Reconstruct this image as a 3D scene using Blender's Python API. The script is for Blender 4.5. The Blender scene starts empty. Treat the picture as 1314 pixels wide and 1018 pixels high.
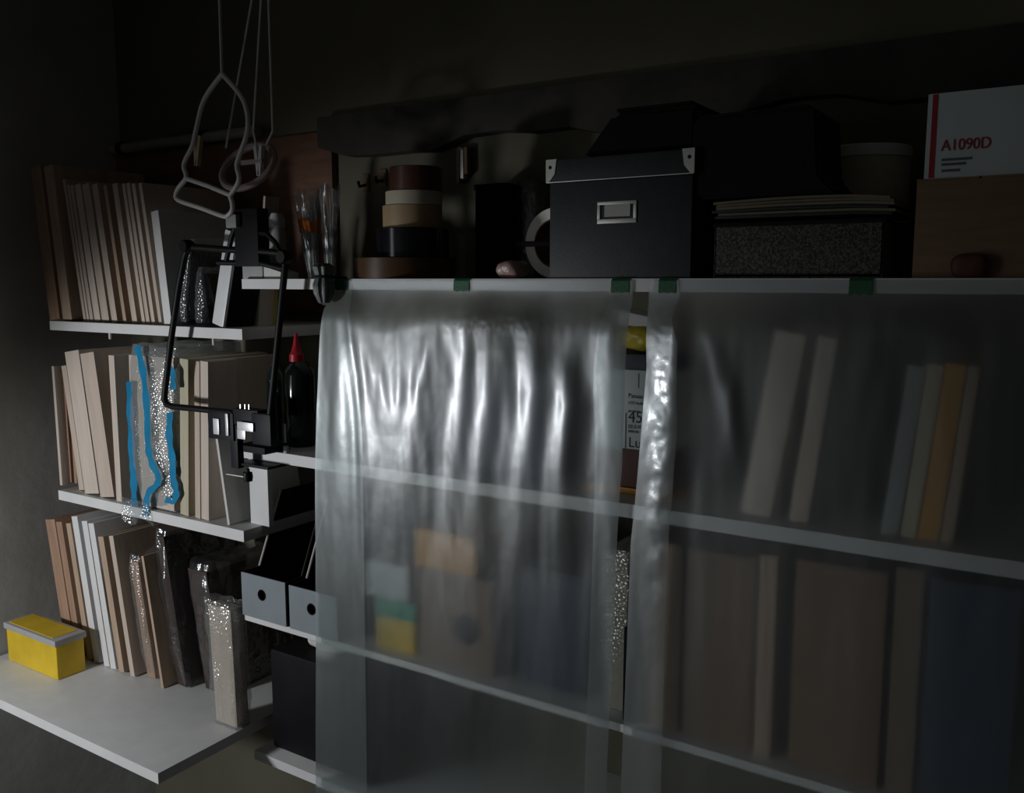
import bpy, bmesh, math, random
import numpy as np
from mathutils import Vector, Matrix, noise
C = bpy.context.scene
random.seed(7)

# ------------------------------------------------------------------ camera
FPX = 1150.0
PITCH = math.atan(149 / FPX)
YAW = math.atan(FPX / (1802 * math.cos(PITCH)))
CAM = (0.0, -1.1, 1.5)
cd = bpy.data.cameras.new('camera')
cam = bpy.data.objects.new('camera', cd)
C.collection.objects.link(cam)
cd.sensor_fit = 'HORIZONTAL'
cd.sensor_width = 36.0
cd.lens = FPX / 1314 * 36.0
cd.clip_start = 0.02
cam.location = CAM
cam.rotation_euler = (math.pi / 2 - PITCH, 0, YAW)
C.camera = cam

# ------------------------------------------------------------------ world, light, exposure
w = bpy.data.worlds.new('world')
C.world = w
w.use_nodes = True
w.node_tree.nodes['Background'].inputs[0].default_value = (0.55, 0.68, 0.85, 1)
w.node_tree.nodes['Background'].inputs[1].default_value = 0.02
WIN_Y0, WIN_Y1, WIN_Z0, WIN_Z1 = -2.50, -1.60, 0.95, 1.85
WALL_X = -2.06
# added dim fill light behind a made-up, unseen window in the left wall
ld = bpy.data.lights.new('added_fill_light', 'AREA')
ld.shape = 'RECTANGLE'
ld.size = 0.8
ld.size_y = 0.8
ld.energy = 4.8
ld.color = (0.95, 0.97, 1.0)
lo = bpy.data.objects.new('added_fill_light', ld)
C.collection.objects.link(lo)
lo.location = (WALL_X - 0.12, (WIN_Y0 + WIN_Y1) / 2, (WIN_Z0 + WIN_Z1) / 2)
lo.rotation_euler = (0, -math.pi / 2, 0)
# added unseen spot light left of the camera, aimed at the lower left shelves
LAMP = Vector((-1.84, -1.12, 1.09))
LAMP_AIM = Vector((-1.36, 0.0, 0.73))
sd = bpy.data.lights.new('added_lamp_spot', 'SPOT')
sd.energy = 28.0
sd.color = (0.96, 0.98, 1.0)
sd.spot_size = math.radians(90)
sd.spot_blend = 0.45
sd.shadow_soft_size = 0.06
so = bpy.data.objects.new('added_lamp_spot', sd)
C.collection.objects.link(so)
so.location = LAMP
so.rotation_euler = (LAMP_AIM - LAMP).to_track_quat('-Z', 'Y').to_euler()
vs = C.view_settings
vs.view_transform = 'Standard'
vs.look = 'None'
vs.gamma = 1.0
vs.use_curve_mapping = False
vs.exposure = 0.0

# ------------------------------------------------------------------ photo geometry helpers
_R = Vector((math.cos(YAW), math.sin(YAW), 0))
_F = Vector((-math.sin(YAW) * math.cos(PITCH), math.cos(YAW) * math.cos(PITCH), -math.sin(PITCH)))
_U = Vector((-math.sin(YAW) * math.sin(PITCH), math.cos(YAW) * math.sin(PITCH), math.cos(PITCH)))
_C = Vector(CAM)


def at(px, py, Y=0.0):
    d = _F * FPX + _R * (px - 657) + _U * (509 - py)
    return _C + d * ((Y - _C.y) / d.y)


def proj(q):
    d = Vector(q) - _C
    z = d.dot(_F)
    return 657 + FPX * d.dot(_R) / z, 509 - FPX * d.dot(_U) / z


def XA(px, Y, Z):
    py = 500
    for _ in range(4):
        q = at(px, py, Y)
        py = proj((q.x, Y, Z))[1]
    return at(px, py, Y).x


def ZA(py, X, Y):
    lo_, hi = 0.0, 3.0
    for _ in range(40):
        m = (lo_ + hi) / 2
        if proj((X, Y, m))[1] > py:
            lo_ = m
        else:
            hi = m
    return (lo_ + hi) / 2


def sz(px, q):
    return px * (Vector(q) - _C).dot(_F) / FPX


# ------------------------------------------------------------------ materials
MATS = {}


def nodes_of(name):
    m = bpy.data.materials.new(name)
    m.use_nodes = True
    nt = m.node_tree
    return m, nt, nt.nodes, nt.links


def mat(name, col, rough=0.6, metal=0.0, var=0.12, scale=18, stretch=(1, 1, 1), bump=0.0, bscale=None,
        spec=0.5, coat=0.0, detail=4.0):
    m, nt, N, L = nodes_of(name)
    b = N['Principled BSDF']
    b.inputs['Roughness'].default_value = rough
    b.inputs['Metallic'].default_value = metal
    b.inputs['Specular IOR Level'].default_value = spec
    b.inputs['Coat Weight'].default_value = coat
    b.inputs['Coat Roughness'].default_value = 0.08
    tc = N.new('ShaderNodeTexCoord')
    mp = N.new('ShaderNodeMapping')
    mp.inputs['Scale'].default_value = stretch
    L.new(tc.outputs['Object'], mp.inputs['Vector'])
    nz = N.new('ShaderNodeTexNoise')
    nz.inputs['Scale'].default_value = scale
    nz.inputs['Detail'].default_value = detail
    L.new(mp.outputs['Vector'], nz.inputs['Vector'])
    cr = N.new('ShaderNodeValToRGB')
    c0 = [max(0, c * (1 - var)) for c in col] + [1]
    c1 = [min(1, c * (1 + var)) for c in col] + [1]
    cr.color_ramp.elements[0].position = 0.3
    cr.color_ramp.elements[0].color = c0
    cr.color_ramp.elements[1].position = 0.7
    cr.color_ramp.elements[1].color = c1
    L.new(nz.outputs['Fac'], cr.inputs['Fac'])
    L.new(cr.outputs['Color'], b.inputs['Base Color'])
    if bump:
        nb = N.new('ShaderNodeTexNoise')
        nb.inputs['Scale'].default_value = bscale or scale * 3
        nb.inputs['Detail'].default_value = 5
        L.new(mp.outputs['Vector'], nb.inputs['Vector'])
        bp = N.new('ShaderNodeBump')
        bp.inputs['Strength'].default_value = bump
        bp.inputs['Distance'].default_value = 0.004
        L.new(nb.outputs['Fac'], bp.inputs['Height'])
        L.new(bp.outputs['Normal'], b.inputs['Normal'])
    MATS[name] = m
    return m


GRAIN = (14, 6, 0.8)
mat('white_laminate', (0.70, 0.71, 0.70), 0.45, var=0.04, scale=30)
mat('birch', (0.60, 0.50, 0.42), 0.6, var=0.10, scale=9, stretch=GRAIN, bump=0.08)
mat('birch_pale', (0.66, 0.57, 0.49), 0.6, var=0.08, scale=9, stretch=GRAIN, bump=0.08)
mat('birch_warm', (0.50, 0.37, 0.27), 0.6, var=0.14, scale=9, stretch=GRAIN, bump=0.08)
mat('birch_olive', (0.55, 0.50, 0.36), 0.6, var=0.10, scale=9, stretch=GRAIN)
mat('plywood_brown', (0.40, 0.25, 0.17), 0.6, var=0.18, scale=7, stretch=GRAIN, bump=0.08)
mat('brown_board', (0.16, 0.075, 0.045), 0.6, var=0.3, scale=6, stretch=(2, 6, 9), bump=0.1)
mat('white_paint', (0.78, 0.78, 0.78), 0.5, var=0.04)
mat('white_gloss', (0.84, 0.85, 0.88), 0.3, var=0.03, scale=40, coat=1.0)
MATS['white_gloss'].node_tree.nodes['Principled BSDF'].inputs['Coat Roughness'].default_value = 0.28
mat('yellow_spine', (0.72, 0.58, 0.16), 0.5)
mat('grey_card', (0.36, 0.38, 0.37), 0.6)
mat('black_metal', (0.005, 0.005, 0.006), 0.5, var=0.2, spec=0.25)
mat('black_board', (0.006, 0.006, 0.008), 0.6, var=0.3, bump=0.1, spec=0.2)
mat('black_card', (0.020, 0.024, 0.028), 0.5, var=0.2, scale=60, bump=0.06, bscale=300)
mat('black_cloth', (0.006, 0.006, 0.008), 0.9, var=0.3, bump=0.3, bscale=200)
mat('steel', (0.62, 0.62, 0.62), 0.3, metal=1.0)
mat('steel_dull', (0.50, 0.50, 0.47), 0.42, metal=1.0)
mat('chrome_plate', (0.85, 0.85, 0.88), 0.3, metal=0.3)
mat('paper', (0.72, 0.70, 0.68), 0.8, var=0.04)
mat('paper_old', (0.55, 0.50, 0.38), 0.8, var=0.1)
mat('white_plastic', (0.62, 0.60, 0.60), 0.35, var=0.04)
mat('grey_plastic', (0.42, 0.42, 0.42), 0.35, var=0.05)
mat('pink_plastic', (0.36, 0.27, 0.27), 0.4, var=0.1)
mat('peg_wood', (0.45, 0.36, 0.25), 0.6, var=0.1)
mat('dark_indigo', (0.005, 0.005, 0.012), 0.5, var=0.2, spec=0.2)
mat('dark_brown_card', (0.05, 0.032, 0.026), 0.7)
mat('paper_dim', (0.24, 0.215, 0.15), 0.85, var=0.1)
mat('tape_brown_dark', (0.085, 0.032, 0.018), 0.35, var=0.2)
mat('tape_brown', (0.085, 0.042, 0.018), 0.35, var=0.2)
mat('tape_tan', (0.42, 0.30, 0.17), 0.5, var=0.1)
mat('tape_cream', (0.55, 0.50, 0.38), 0.55, var=0.08)
mat('tape_black', (0.008, 0.009, 0.012), 0.18, var=0.2)
mat('tape_white', (0.78, 0.77, 0.72), 0.5, var=0.08)
mat('cardboard', (0.24, 0.15, 0.095), 0.8, var=0.12, stretch=(1, 1, 8), scale=12)
mat('kraft', (0.22, 0.16, 0.11), 0.75, var=0.12)
mat('kraft_core', (0.20, 0.14, 0.09), 0.9)
mat('green_tape', (0.02, 0.13, 0.055), 0.55, var=0.12, bump=0.2, bscale=150)
mat('blue_tape', (0.01, 0.24, 0.46), 0.3, var=0.15)
mat('red_plastic', (0.42, 0.01, 0.02), 0.35, var=0.1)
mat('red_print', (0.40, 0.015, 0.03), 0.6)
mat('dark_print', (0.02, 0.025, 0.05), 0.6)
mat('grey_print', (0.12, 0.13, 0.15), 0.6)
mat('orange_label', (0.60, 0.16, 0.02), 0.5)
mat('orange_box', (0.62, 0.30, 0.03), 0.6)
mat('yellow_box', (0.70, 0.48, 0.02), 0.5)
mat('yellow_bag', (0.65, 0.50, 0.05), 0.4, bump=0.4, bscale=60)
mat('green_lid', (0.03, 0.34, 0.20), 0.5)
mat('file_face', (0.27, 0.31, 0.34), 0.5, var=0.05)
mat('file_edge', (0.75, 0.70, 0.68), 0.6)
mat('file_black', (0.010, 0.006, 0.008), 0.6)
mat('hole_shade', (0.004, 0.004, 0.005), 0.9)
mat('bottle_dark', (0.006, 0.008, 0.008), 0.12, var=0.2)
mat('navy_box', (0.012, 0.014, 0.035), 0.5)
mat('carton_white', (0.60, 0.66, 0.66), 0.55, var=0.04)
mat('red_brown', (0.10, 0.03, 0.02), 0.6)
mat('blue_dark', (0.03, 0.05, 0.09), 0.5)
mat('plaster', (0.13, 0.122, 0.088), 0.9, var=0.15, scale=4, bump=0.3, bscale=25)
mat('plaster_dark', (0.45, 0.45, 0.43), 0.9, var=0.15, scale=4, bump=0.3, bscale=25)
mat('ceiling_wood', (0.40, 0.38, 0.35), 0.8, var=0.2)
mat('floor_concrete', (0.30, 0.29, 0.28), 0.8, var=0.2, scale=5)
mat('pipe_grey', (0.30, 0.29, 0.28), 0.5)
mat('beam_dark', (0.045, 0.04, 0.035), 0.8, var=0.3, bump=0.3)
mat('rope_grey', (0.10, 0.105, 0.11), 0.45, var=0.3, bump=0.3)
mat('skin_pink', (0.50, 0.34, 0.31), 0.35, var=0.25, scale=60)


def speckle(name):
    m, nt, N, L = nodes_of(name)
    b = N['Principled BSDF']
    b.inputs['Roughness'].default_value = 0.9
    tc = N.new('ShaderNodeTexCoord')
    v = N.new('ShaderNodeTexNoise')
    v.inputs['Scale'].default_value = 420
    v.inputs['Detail'].default_value = 3
    L.new(tc.outputs['Object'], v.inputs['Vector'])
    cr = N.new('ShaderNodeValToRGB')
    cr.color_ramp.elements[0].position = 0.40
    cr.color_ramp.elements[0].color = (0.05, 0.05, 0.045, 1)
    cr.color_ramp.elements[1].position = 0.62
    cr.color_ramp.elements[1].color = (0.17, 0.17, 0.155, 1)
    L.new(v.outputs['Fac'], cr.inputs['Fac'])
    L.new(cr.outputs['Color'], b.inputs['Base Color'])
    bp = N.new('ShaderNodeBump')
    bp.inputs['Strength'].default_value = 0.8
    bp.inputs['Distance'].default_value = 0.003
    L.new(v.outputs['Fac'], bp.inputs['Height'])
    L.new(bp.outputs['Normal'], b.inputs['Normal'])
    MATS[name] = m


speckle('speckled_felt')


def film(name, clear=0.5, tint=(0.9, 0.93, 0.93), haze=0.12, hazecol=(0.55, 0.60, 0.60), gloss=0.22, rough=0.2,
         blur=0.0, bump='noise', bscale=40, bstr=0.3, bdist=0.002, ior=1.3, sheen=0.0,
         srough=0.5):
    """thin plastic film: see-through + cloudy scatter + surface gloss"""
    m, nt, N, L = nodes_of(name)
    N.remove(N['Principled BSDF'])
    out = N['Material Output']
    tr = N.new('ShaderNodeBsdfTransparent')
    tr.inputs['Color'].default_value = (*tint, 1)
    base = tr
    df = N.new('ShaderNodeBsdfDiffuse')
    df.inputs['Color'].default_value = (*hazecol, 1)
    tl = N.new('ShaderNodeBsdfTranslucent')
    tl.inputs['Color'].default_value = (*hazecol, 1)
    md = N.new('ShaderNodeMixShader')
    md.inputs[0].default_value = 0.4
    L.new(df.outputs[0], md.inputs[1])
    L.new(tl.outputs[0], md.inputs[2])
    if blur > 0:
        rf = N.new('ShaderNodeBsdfRefraction')
        rf.inputs['Color'].default_value = (*tint, 1)
        rf.inputs['Roughness'].default_value = blur
        rf.inputs['IOR'].default_value = ior
        m0 = N.new('ShaderNodeMixShader')
        m0.inputs[0].default_value = clear
        L.new(rf.outputs[0], m0.inputs[1])
        L.new(tr.outputs[0], m0.inputs[2])
        base = m0
    m1 = N.new('ShaderNodeMixShader')
    m1.inputs[0].default_value = haze
    L.new(base.outputs[0], m1.inputs[1])
    L.new(md.outputs[0], m1.inputs[2])
    gl = N.new('ShaderNodeBsdfGlossy')
    gl.inputs['Color'].default_value = (0.95, 0.97, 1.0, 1)
    gl.inputs['Roughness'].default_value = rough
    m2 = N.new('ShaderNodeMixShader')
    m2.inputs[0].default_value = gloss
    L.new(m1.outputs[0], m2.inputs[1])
    L.new(gl.outputs[0], m2.inputs[2])
    last = m2
    if sheen > 0:                      # second, broader lobe: slightly matt plastic skin
        g2 = N.new('ShaderNodeBsdfGlossy')
        g2.inputs['Color'].default_value = (0.92, 0.97, 1.0, 1)
        g2.inputs['Roughness'].default_value = srough
        last = N.new('ShaderNodeMixShader')
        last.inputs[0].default_value = sheen
        L.new(m2.outputs[0], last.inputs[1])
        L.new(g2.outputs[0], last.inputs[2])
    L.new(last.outputs[0], out.inputs['Surface'])
    tc = N.new('ShaderNodeTexCoord')
    bp = N.new('ShaderNodeBump')
    bp.inputs['Strength'].default_value = bstr
    bp.inputs['Distance'].default_value = bdist
    if bump == 'noise':
        t = N.new('ShaderNodeTexNoise')
        t.inputs['Scale'].default_value = bscale
        t.inputs['Detail'].default_value = 3
        L.new(tc.outputs['Object'], t.inputs['Vector'])
        L.new(t.outputs['Fac'], bp.inputs['Height'])
    else:
        t = N.new('ShaderNodeTexVoronoi')
        t.inputs['Scale'].default_value = bscale
        L.new(tc.outputs['Object'], t.inputs['Vector'])
        inv = N.new('ShaderNodeMath')
        inv.operation = 'SUBTRACT'
        inv.inputs[0].default_value = 1.0
        L.new(t.outputs['Distance'], inv.inputs[1])
        L.new(inv.outputs[0], bp.inputs['Height'])
    for s in (gl, df):
        L.new(bp.outputs['Normal'], s.inputs['Normal'])
    MATS[name] = m
    return m


film('poly_sheet', clear=0.32, tint=(0.88, 0.91, 0.91), haze=0.065, hazecol=(0.50, 0.58, 0.58), gloss=0.05, rough=0.26, blur=0.55,
     bscale=30, bstr=0.10, bdist=0.002, sheen=0.09, srough=0.42)
film('poly_fold', clear=0.5, tint=(0.86, 0.90, 0.90), haze=0.15, hazecol=(0.62, 0.66, 0.64), gloss=0.03, rough=0.25, bscale=40,
     bstr=0.2, bdist=0.003, sheen=0.06, srough=0.42)
film('poly_crinkle', clear=0.5, tint=(0.86, 0.90, 0.90), haze=0.20, hazecol=(0.62, 0.66, 0.64), gloss=0.09, rough=0.22, bscale=40,
     bstr=0.3, bdist=0.003, sheen=0.12, srough=0.45)
film('bubble_film', clear=0.5, tint=(0.93, 0.95, 0.95), haze=0.15, hazecol=(0.6, 0.62, 0.62), gloss=0.12, rough=0.22,
     bump='cells', bscale=190, bstr=0.8, bdist=0.002)
film('bubble_white', clear=0.5, tint=(0.93, 0.95, 0.95), haze=0.34, hazecol=(0.62, 0.66, 0.68), gloss=0.12, rough=0.22,
     bump='cells', bscale=190, bstr=0.8, bdist=0.002)
film('bag_film', clear=0.5, tint=(0.93, 0.95, 0.95), haze=0.06, hazecol=(0.5, 0.5, 0.52), gloss=0.10, rough=0.15, bscale=50,
     bstr=0.8, bdist=0.006)
film('sleeve_film', tint=(0.93, 0.95, 0.95), haze=0.10, gloss=0.30, rough=0.2, bscale=60, bstr=0.4)
film('green_glass', tint=(0.55, 0.72, 0.68), haze=0.03, hazecol=(0.2, 0.4, 0.35), gloss=0.12, rough=0.04, bstr=0.02)
film('window_glass', tint=(0.97, 0.98, 0.98), haze=0.0, gloss=0.04, rough=0.02, bstr=0.0)


# ------------------------------------------------------------------ mesh helpers
class MB:
    def __init__(self):
        self.bm = bmesh.new()

    def _merge(self, b, M=None):
        if M is not None:
            b.transform(M)
        me = bpy.data.meshes.new('tmp')
        b.to_mesh(me)
        b.free()
        self.bm.from_mesh(me)
        bpy.data.meshes.remove(me)

    def box(self, x0, x1, y0, y1, z0, z1, bev=0.0, M=None):
        b = bmesh.new()
        bmesh.ops.create_cube(b, size=1)
        bmesh.ops.transform(b, matrix=Matrix.Translation(((x0 + x1) / 2, (y0 + y1) / 2, (z0 + z1) / 2)) @
                            Matrix.Diagonal((abs(x1 - x0), abs(y1 - y0), abs(z1 - z0), 1)), verts=b.verts)
        if bev:
            bmesh.ops.bevel(b, geom=b.edges[:], offset=bev, segments=2, affect='EDGES', profile=0.7)
        self._merge(b, M)
        return self

    def tube(self, pts, r, seg=8, closed=False, sub=1, flat=None):
        P = [Vector(p) for p in pts]
        if sub > 1:
            Q = []
            n = len(P)
            rng = range(n if closed else n - 1)
            for i in rng:
                p0 = P[(i - 1) % n] if closed or i > 0 else P[i]
                p1, p2 = P[i], P[(i + 1) % n]
                p3 = P[(i + 2) % n] if closed or i + 2 < n else p2
                for k in range(sub):
                    t = k / sub
                    Q.append(0.5 * ((2 * p1) + (p2 - p0) * t + (2 * p0 - 5 * p1 + 4 * p2 - p3) * t * t +
                                    (3 * p1 - p0 - 3 * p2 + p3) * t ** 3))
            if not closed:
                Q.append(P[-1])
            P = Q
        n = len(P)
        rings = []
        up = Vector((0.13, 0.9, 0.21))
        for i, p in enumerate(P):
            a = P[(i - 1) % n] if (closed or i > 0) else p
            c = P[(i + 1) % n] if (closed or i < n - 1) else p
            t = (c - a).normalized()
            u = t.cross(up).normalized()
            v = u.cross(t).normalized()
            rr = r[i * len(r) // n] if isinstance(r, (list, tuple)) else r
            fy = rr if flat is None else flat
            rings.append([self.bm.verts.new(p + u * rr * math.cos(2 * math.pi * k / seg) + v * fy * math.sin(2 * math.pi * k / seg))
                          for k in range(seg)])
        for i in range(n if closed else n - 1):
            A, B = rings[i], rings[(i + 1) % n]
            for k in range(seg):
                self.bm.faces.new((A[k], A[(k + 1) % seg], B[(k + 1) % seg], B[k]))
        if not closed:
            self.bm.faces.new(rings[0][::-1])
            self.bm.faces.new(rings[-1])
        return self

    def lathe(self, c, prof, seg=32, M=None, ridge=0, ridge_amp=0.0):
        """prof: list of (r, z); closes at r=0"""
        b = bmesh.new()
        rings = []
        for (r, z) in prof:
            if r <= 1e-6:
                rings.append([b.verts.new((0, 0, z))])
            else:
                rings.append([b.verts.new((r * (1 + ridge_amp * math.cos(ridge * 2 * math.pi * k / seg)) * math.cos(2 * math.pi * k / seg),
                                           r * (1 + ridge_amp * math.cos(ridge * 2 * math.pi * k / seg)) * math.sin(2 * math.pi * k / seg), z))
                              for k in range(seg)])
        for A, B in zip(rings, rings[1:]):
            for k in range(seg):
                k2 = (k + 1) % seg
                if len(A) == 1 and len(B) == 1:
                    continue
                if len(A) == 1:
                    b.faces.new((A[0], B[k2], B[k]))
                elif len(B) == 1:
                    b.faces.new((A[k], A[k2], B[0]))
                else:
                    b.faces.new((A[k], A[k2], B[k2], B[k]))
        bmesh.ops.recalc_face_normals(b, faces=b.faces[:])
        self._merge(b, Matrix.Translation(c) @ (M or Matrix.Identity(4)))
        return self

    def ring(self, c, ro, ri, h, seg=40, M=None, bev=0.0008):
        return self.lathe(c, [(ri, 0), (ro - bev, 0), (ro, bev), (ro, h - bev), (ro - bev, h), (ri, h), (ri, 0)], seg, M)

    def prism(self, poly, x0, x1):
        """polygon in (y, z) extruded along x"""
        A = [self.bm.verts.new((x0, y, z)) for y, z in poly]
        B = [self.bm.verts.new((x1, y, z)) for y, z in poly]
        n = len(poly)
        self.bm.faces.new(A)
        self.bm.faces.new(B[::-1])
        for i in range(n):
            self.bm.faces.new((A[i], B[i], B[(i + 1) % n], A[(i + 1) % n]))
        bmesh.ops.recalc_face_normals(self.bm, faces=self.bm.faces[:])
        return self

    def prism_xz(self, poly, y0, y1):
        A = [self.bm.verts.new((x, y0, z)) for x, z in poly]
        B = [self.bm.verts.new((x, y1, z)) for x, z in poly]
        n = len(poly)
        self.bm.faces.new(A)
        self.bm.faces.new(B[::-1])
        for i in range(n):
            self.bm.faces.new((A[i], B[i], B[(i + 1) % n], A[(i + 1) % n]))
        bmesh.ops.recalc_face_normals(self.bm, faces=self.bm.faces[:])
        return self

    def soft(self, c, r, p=2.6, amp=0.06, freq=9.0, seed=0, cuts=24, flatz=None):
        """lumpy superellipsoid (bags, soft parcels); c = centre, r = radii"""
        b = bmesh.new()
        bmesh.ops.create_uvsphere(b, u_segments=cuts * 2, v_segments=cuts, radius=1)
        c, r = Vector(c), Vector(r)
        for v in b.verts:
            d = v.co.normalized()
            k = (abs(d.x) ** p + abs(d.y) ** p + abs(d.z) ** p) ** (-1.0 / p)
            q = Vector((d.x * k * r.x, d.y * k * r.y, d.z * k * r.z))
            s = noise.noise((q * freq * 10) + Vector((seed * 7.3, seed, 0))) + 0.5 * noise.noise((q * freq * 23) + Vector((seed, 0, 3)))
            q = q * (1 + amp * (s - 0.6))
            if flatz is not None and q.z < -flatz * r.z:
                q.z = -flatz * r.z
            v.co = c + q
        self._merge(b)
        return self

    def grid(self, fn, nu, nv):
        V = [[self.bm.verts.new(fn(i / nu, j / nv)) for i in range(nu + 1)] for j in range(nv + 1)]
        for j in range(nv):
            for i in range(nu):
                self.bm.faces.new((V[j][i], V[j + 1][i], V[j + 1][i + 1], V[j][i + 1]))
        return self


ORG = {}


def obj(name, mb, m, parent=None, origin=None, smooth=True):
    if parent is not None:
        org = ORG[parent.name]
    elif origin is not None:
        org = Vector(origin)
    else:
        xs = [v.co for v in mb.bm.verts]
        org = Vector((sum(v.x for v in xs) / len(xs), sum(v.y for v in xs) / len(xs), min(v.z for v in xs)))
    mb.bm.transform(Matrix.Translation(-org))
    me = bpy.data.meshes.new(name)
    mb.bm.to_mesh(me)
    mb.bm.free()
    me.materials.append(MATS[m])
    if smooth and len(me.polygons):
        me.polygons.foreach_set('use_smooth', [True] * len(me.polygons))
        me.set_sharp_from_angle(angle=math.radians(38))
    o = bpy.data.objects.new(name, me)
    C.collection.objects.link(o)
    if parent is not None:
        o.parent = parent
    else:
        o.location = org
    ORG[o.name] = org
    return o


def tag(o, label, cat, group=None, kind=None):
    o['label'] = label
    o['category'] = cat
    if group:
        o['group'] = group
    if kind:
        o['kind'] = kind
    return o


def thing(name, label, cat, loc, group=None):
    o = bpy.data.objects.new(name, None)
    o.empty_display_size = 0.03
    C.collection.objects.link(o)
    o.location = loc
    ORG[o.name] = Vector(loc)
    return tag(o, label, cat, group)


def struct(name, mb, m, label=None):
    o = obj(name, mb, m)
    o['kind'] = 'structure'
    if label:
        o['label'] = label
    return o


def text(body, size, m, parent, loc, name='lettering', rot=(math.pi / 2, 0, 0), sx=1.0):
    cu = bpy.data.curves.new(name, 'FONT')
    cu.body = body
    cu.size = size
    cu.extrude = 0.0002
    cu.materials.append(MATS[m])
    tmp = bpy.data.objects.new('tmp', cu)
    C.collection.objects.link(tmp)
    bpy.context.view_layer.update()
    me = bpy.data.meshes.new_from_object(tmp.evaluated_get(bpy.context.evaluated_depsgraph_get()))
    bpy.data.objects.remove(tmp)
    o = bpy.data.objects.new(name, me)
    C.collection.objects.link(o)
    o.parent = parent
    o.location = Vector(loc) - ORG[parent.name]
    o.rotation_euler = rot
    o.scale = (sx, 1, 1)
    return o


# ------------------------------------------------------------------ room shell
BACK = 0.30
struct('floor', MB().box(-2.2, 2.6, -3.1, 0.45, -0.1, 0.0), 'floor_concrete')
struct('ceiling', MB().box(-2.2, 2.6, -3.1, 0.45, 2.3, 2.4), 'ceiling_wood')
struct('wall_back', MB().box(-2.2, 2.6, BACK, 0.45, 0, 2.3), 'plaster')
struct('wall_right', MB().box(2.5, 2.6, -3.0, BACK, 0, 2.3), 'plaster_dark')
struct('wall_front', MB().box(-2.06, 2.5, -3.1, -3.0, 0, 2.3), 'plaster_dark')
wl = MB()
wl.box(WALL_X - 0.14, WALL_X, -3.0, WIN_Y0, 0, 2.3)
wl.box(WALL_X - 0.14, WALL_X, WIN_Y1, BACK, 0, 2.3)
wl.box(WALL_X - 0.14, WALL_X, WIN_Y0, WIN_Y1, 0, WIN_Z0)
wl.box(WALL_X - 0.14, WALL_X, WIN_Y0, WIN_Y1, WIN_Z1, 2.3)
struct('wall_left', wl, 'plaster_dark')
wf = MB()
for (a, b_, c, d) in ((WIN_Y0, WIN_Y1, WIN_Z0, WIN_Z0 + 0.03), (WIN_Y0, WIN_Y1, WIN_Z1 - 0.03, WIN_Z1),
                      (WIN_Y0, WIN_Y0 + 0.03, WIN_Z0 + 0.03, WIN_Z1 - 0.03), (WIN_Y1 - 0.03, WIN_Y1, WIN_Z0 + 0.03, WIN_Z1 - 0.03)):
    wf.box(WALL_X - 0.09, WALL_X - 0.05, a, b_, c, d)
win = struct('added_window_1', wf, 'white_paint')  # unseen window frame, added to house the fill light
obj('pane', MB().box(WALL_X - 0.072, WALL_X - 0.068, WIN_Y0 + 0.03, WIN_Y1 - 0.03, WIN_Z0 + 0.03, WIN_Z1 - 0.03), 'window_glass', win)

# pipe and dark beam along the back wall, brown backboard under them
zp = ZA(190, at(150, 190, 0.26).x, 0.26)
pp = thing('wall_pipe', 'grey pipe running along the wall above the leaning thin boards', 'pipe', (-1.5, 0.27, zp))
obj('tube', MB().tube([(-2.05, 0.27, zp), (XA(330, 0.27, zp), 0.27, zp)], 0.012, 12), 'pipe_grey', pp)
for px in (157, 262):
    xx = XA(px, 0.27, zp)
    obj('clip', MB().tube([(xx - 0.008, 0.27, zp), (xx + 0.008, 0.27, zp)], 0.0155, 12).box(xx - 0.007, xx + 0.007, 0.27, BACK, zp - 0.008, zp + 0.008),
        'black_metal', pp)


bz = ZA(178, at(560, 178, 0.25).x, 0.25)
bm_ = MB()
poly = [(-1.35, bz + 0.07), (-1.35, bz + 0.01)]
for i in range(25):
    x = -1.35 + (i + 1) * 1.9 / 26
    poly.append((x, bz - 0.006 - 0.012 * math.sin(i * 0.9) - 0.006 * math.sin(i * 2.3 + 1)))
poly += [(0.55, bz), (0.55, bz + 0.07)]
bm_.prism_xz(poly[::-1], 0.265, BACK)
tag(obj('wall_beam', bm_, 'beam_dark'), 'dark rough timber beam on the wall above the tape stack', 'beam')
b0, b1 = XA(85, 0.29, 1.6), XA(430, 0.29, 1.6)
tag(obj('backboard', MB().box(b0, b1, 0.285, BACK, 1.432, ZA(207, b0 + 0.1, 0.285), 0.001), 'brown_board'),
    'dark reddish brown backboard on the wall behind the thin boards', 'board')

# made-up lamp body around the added spot (outside the frame, left of the camera)
wl_ = thing('added_lamp', 'added cone shaded lamp on a pole, out of view left of the shelves', 'lamp', (LAMP.x, LAMP.y - 0.12, 0.0))
dirn = (LAMP_AIM - LAMP).normalized()
LM = dirn.to_track_quat('Z', 'Y').to_matrix().to_4x4()
obj('shade', MB().lathe(LAMP, [(0.028, -0.10), (0.035, -0.06), (0.085, 0.005), (0.088, 0.005), (0.038, -0.062), (0.031, -0.103), (0.028, -0.10)], 32, M=LM), 'black_metal', wl_)
pb = LAMP - dirn * 0.11
obj('socket', MB().lathe(LAMP, [(0, -0.16), (0.024, -0.16), (0.027, -0.10), (0.027, -0.085), (0, -0.085)], 24, M=LM), 'black_metal', wl_)
pe_ = LAMP - dirn * 0.155
obj('pole', MB().tube([(LAMP.x, LAMP.y - 0.12, 0.02), (LAMP.x, LAMP.y - 0.12, pe_.z - 0.06), pe_], 0.010, 10), 'black_metal', wl_)
obj('base', MB().lathe((LAMP.x, LAMP.y - 0.12, 0.0), [(0, 0), (0.13, 0), (0.13, 0.012), (0.03, 0.03), (0, 0.03)], 36), 'black_metal', wl_)

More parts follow.
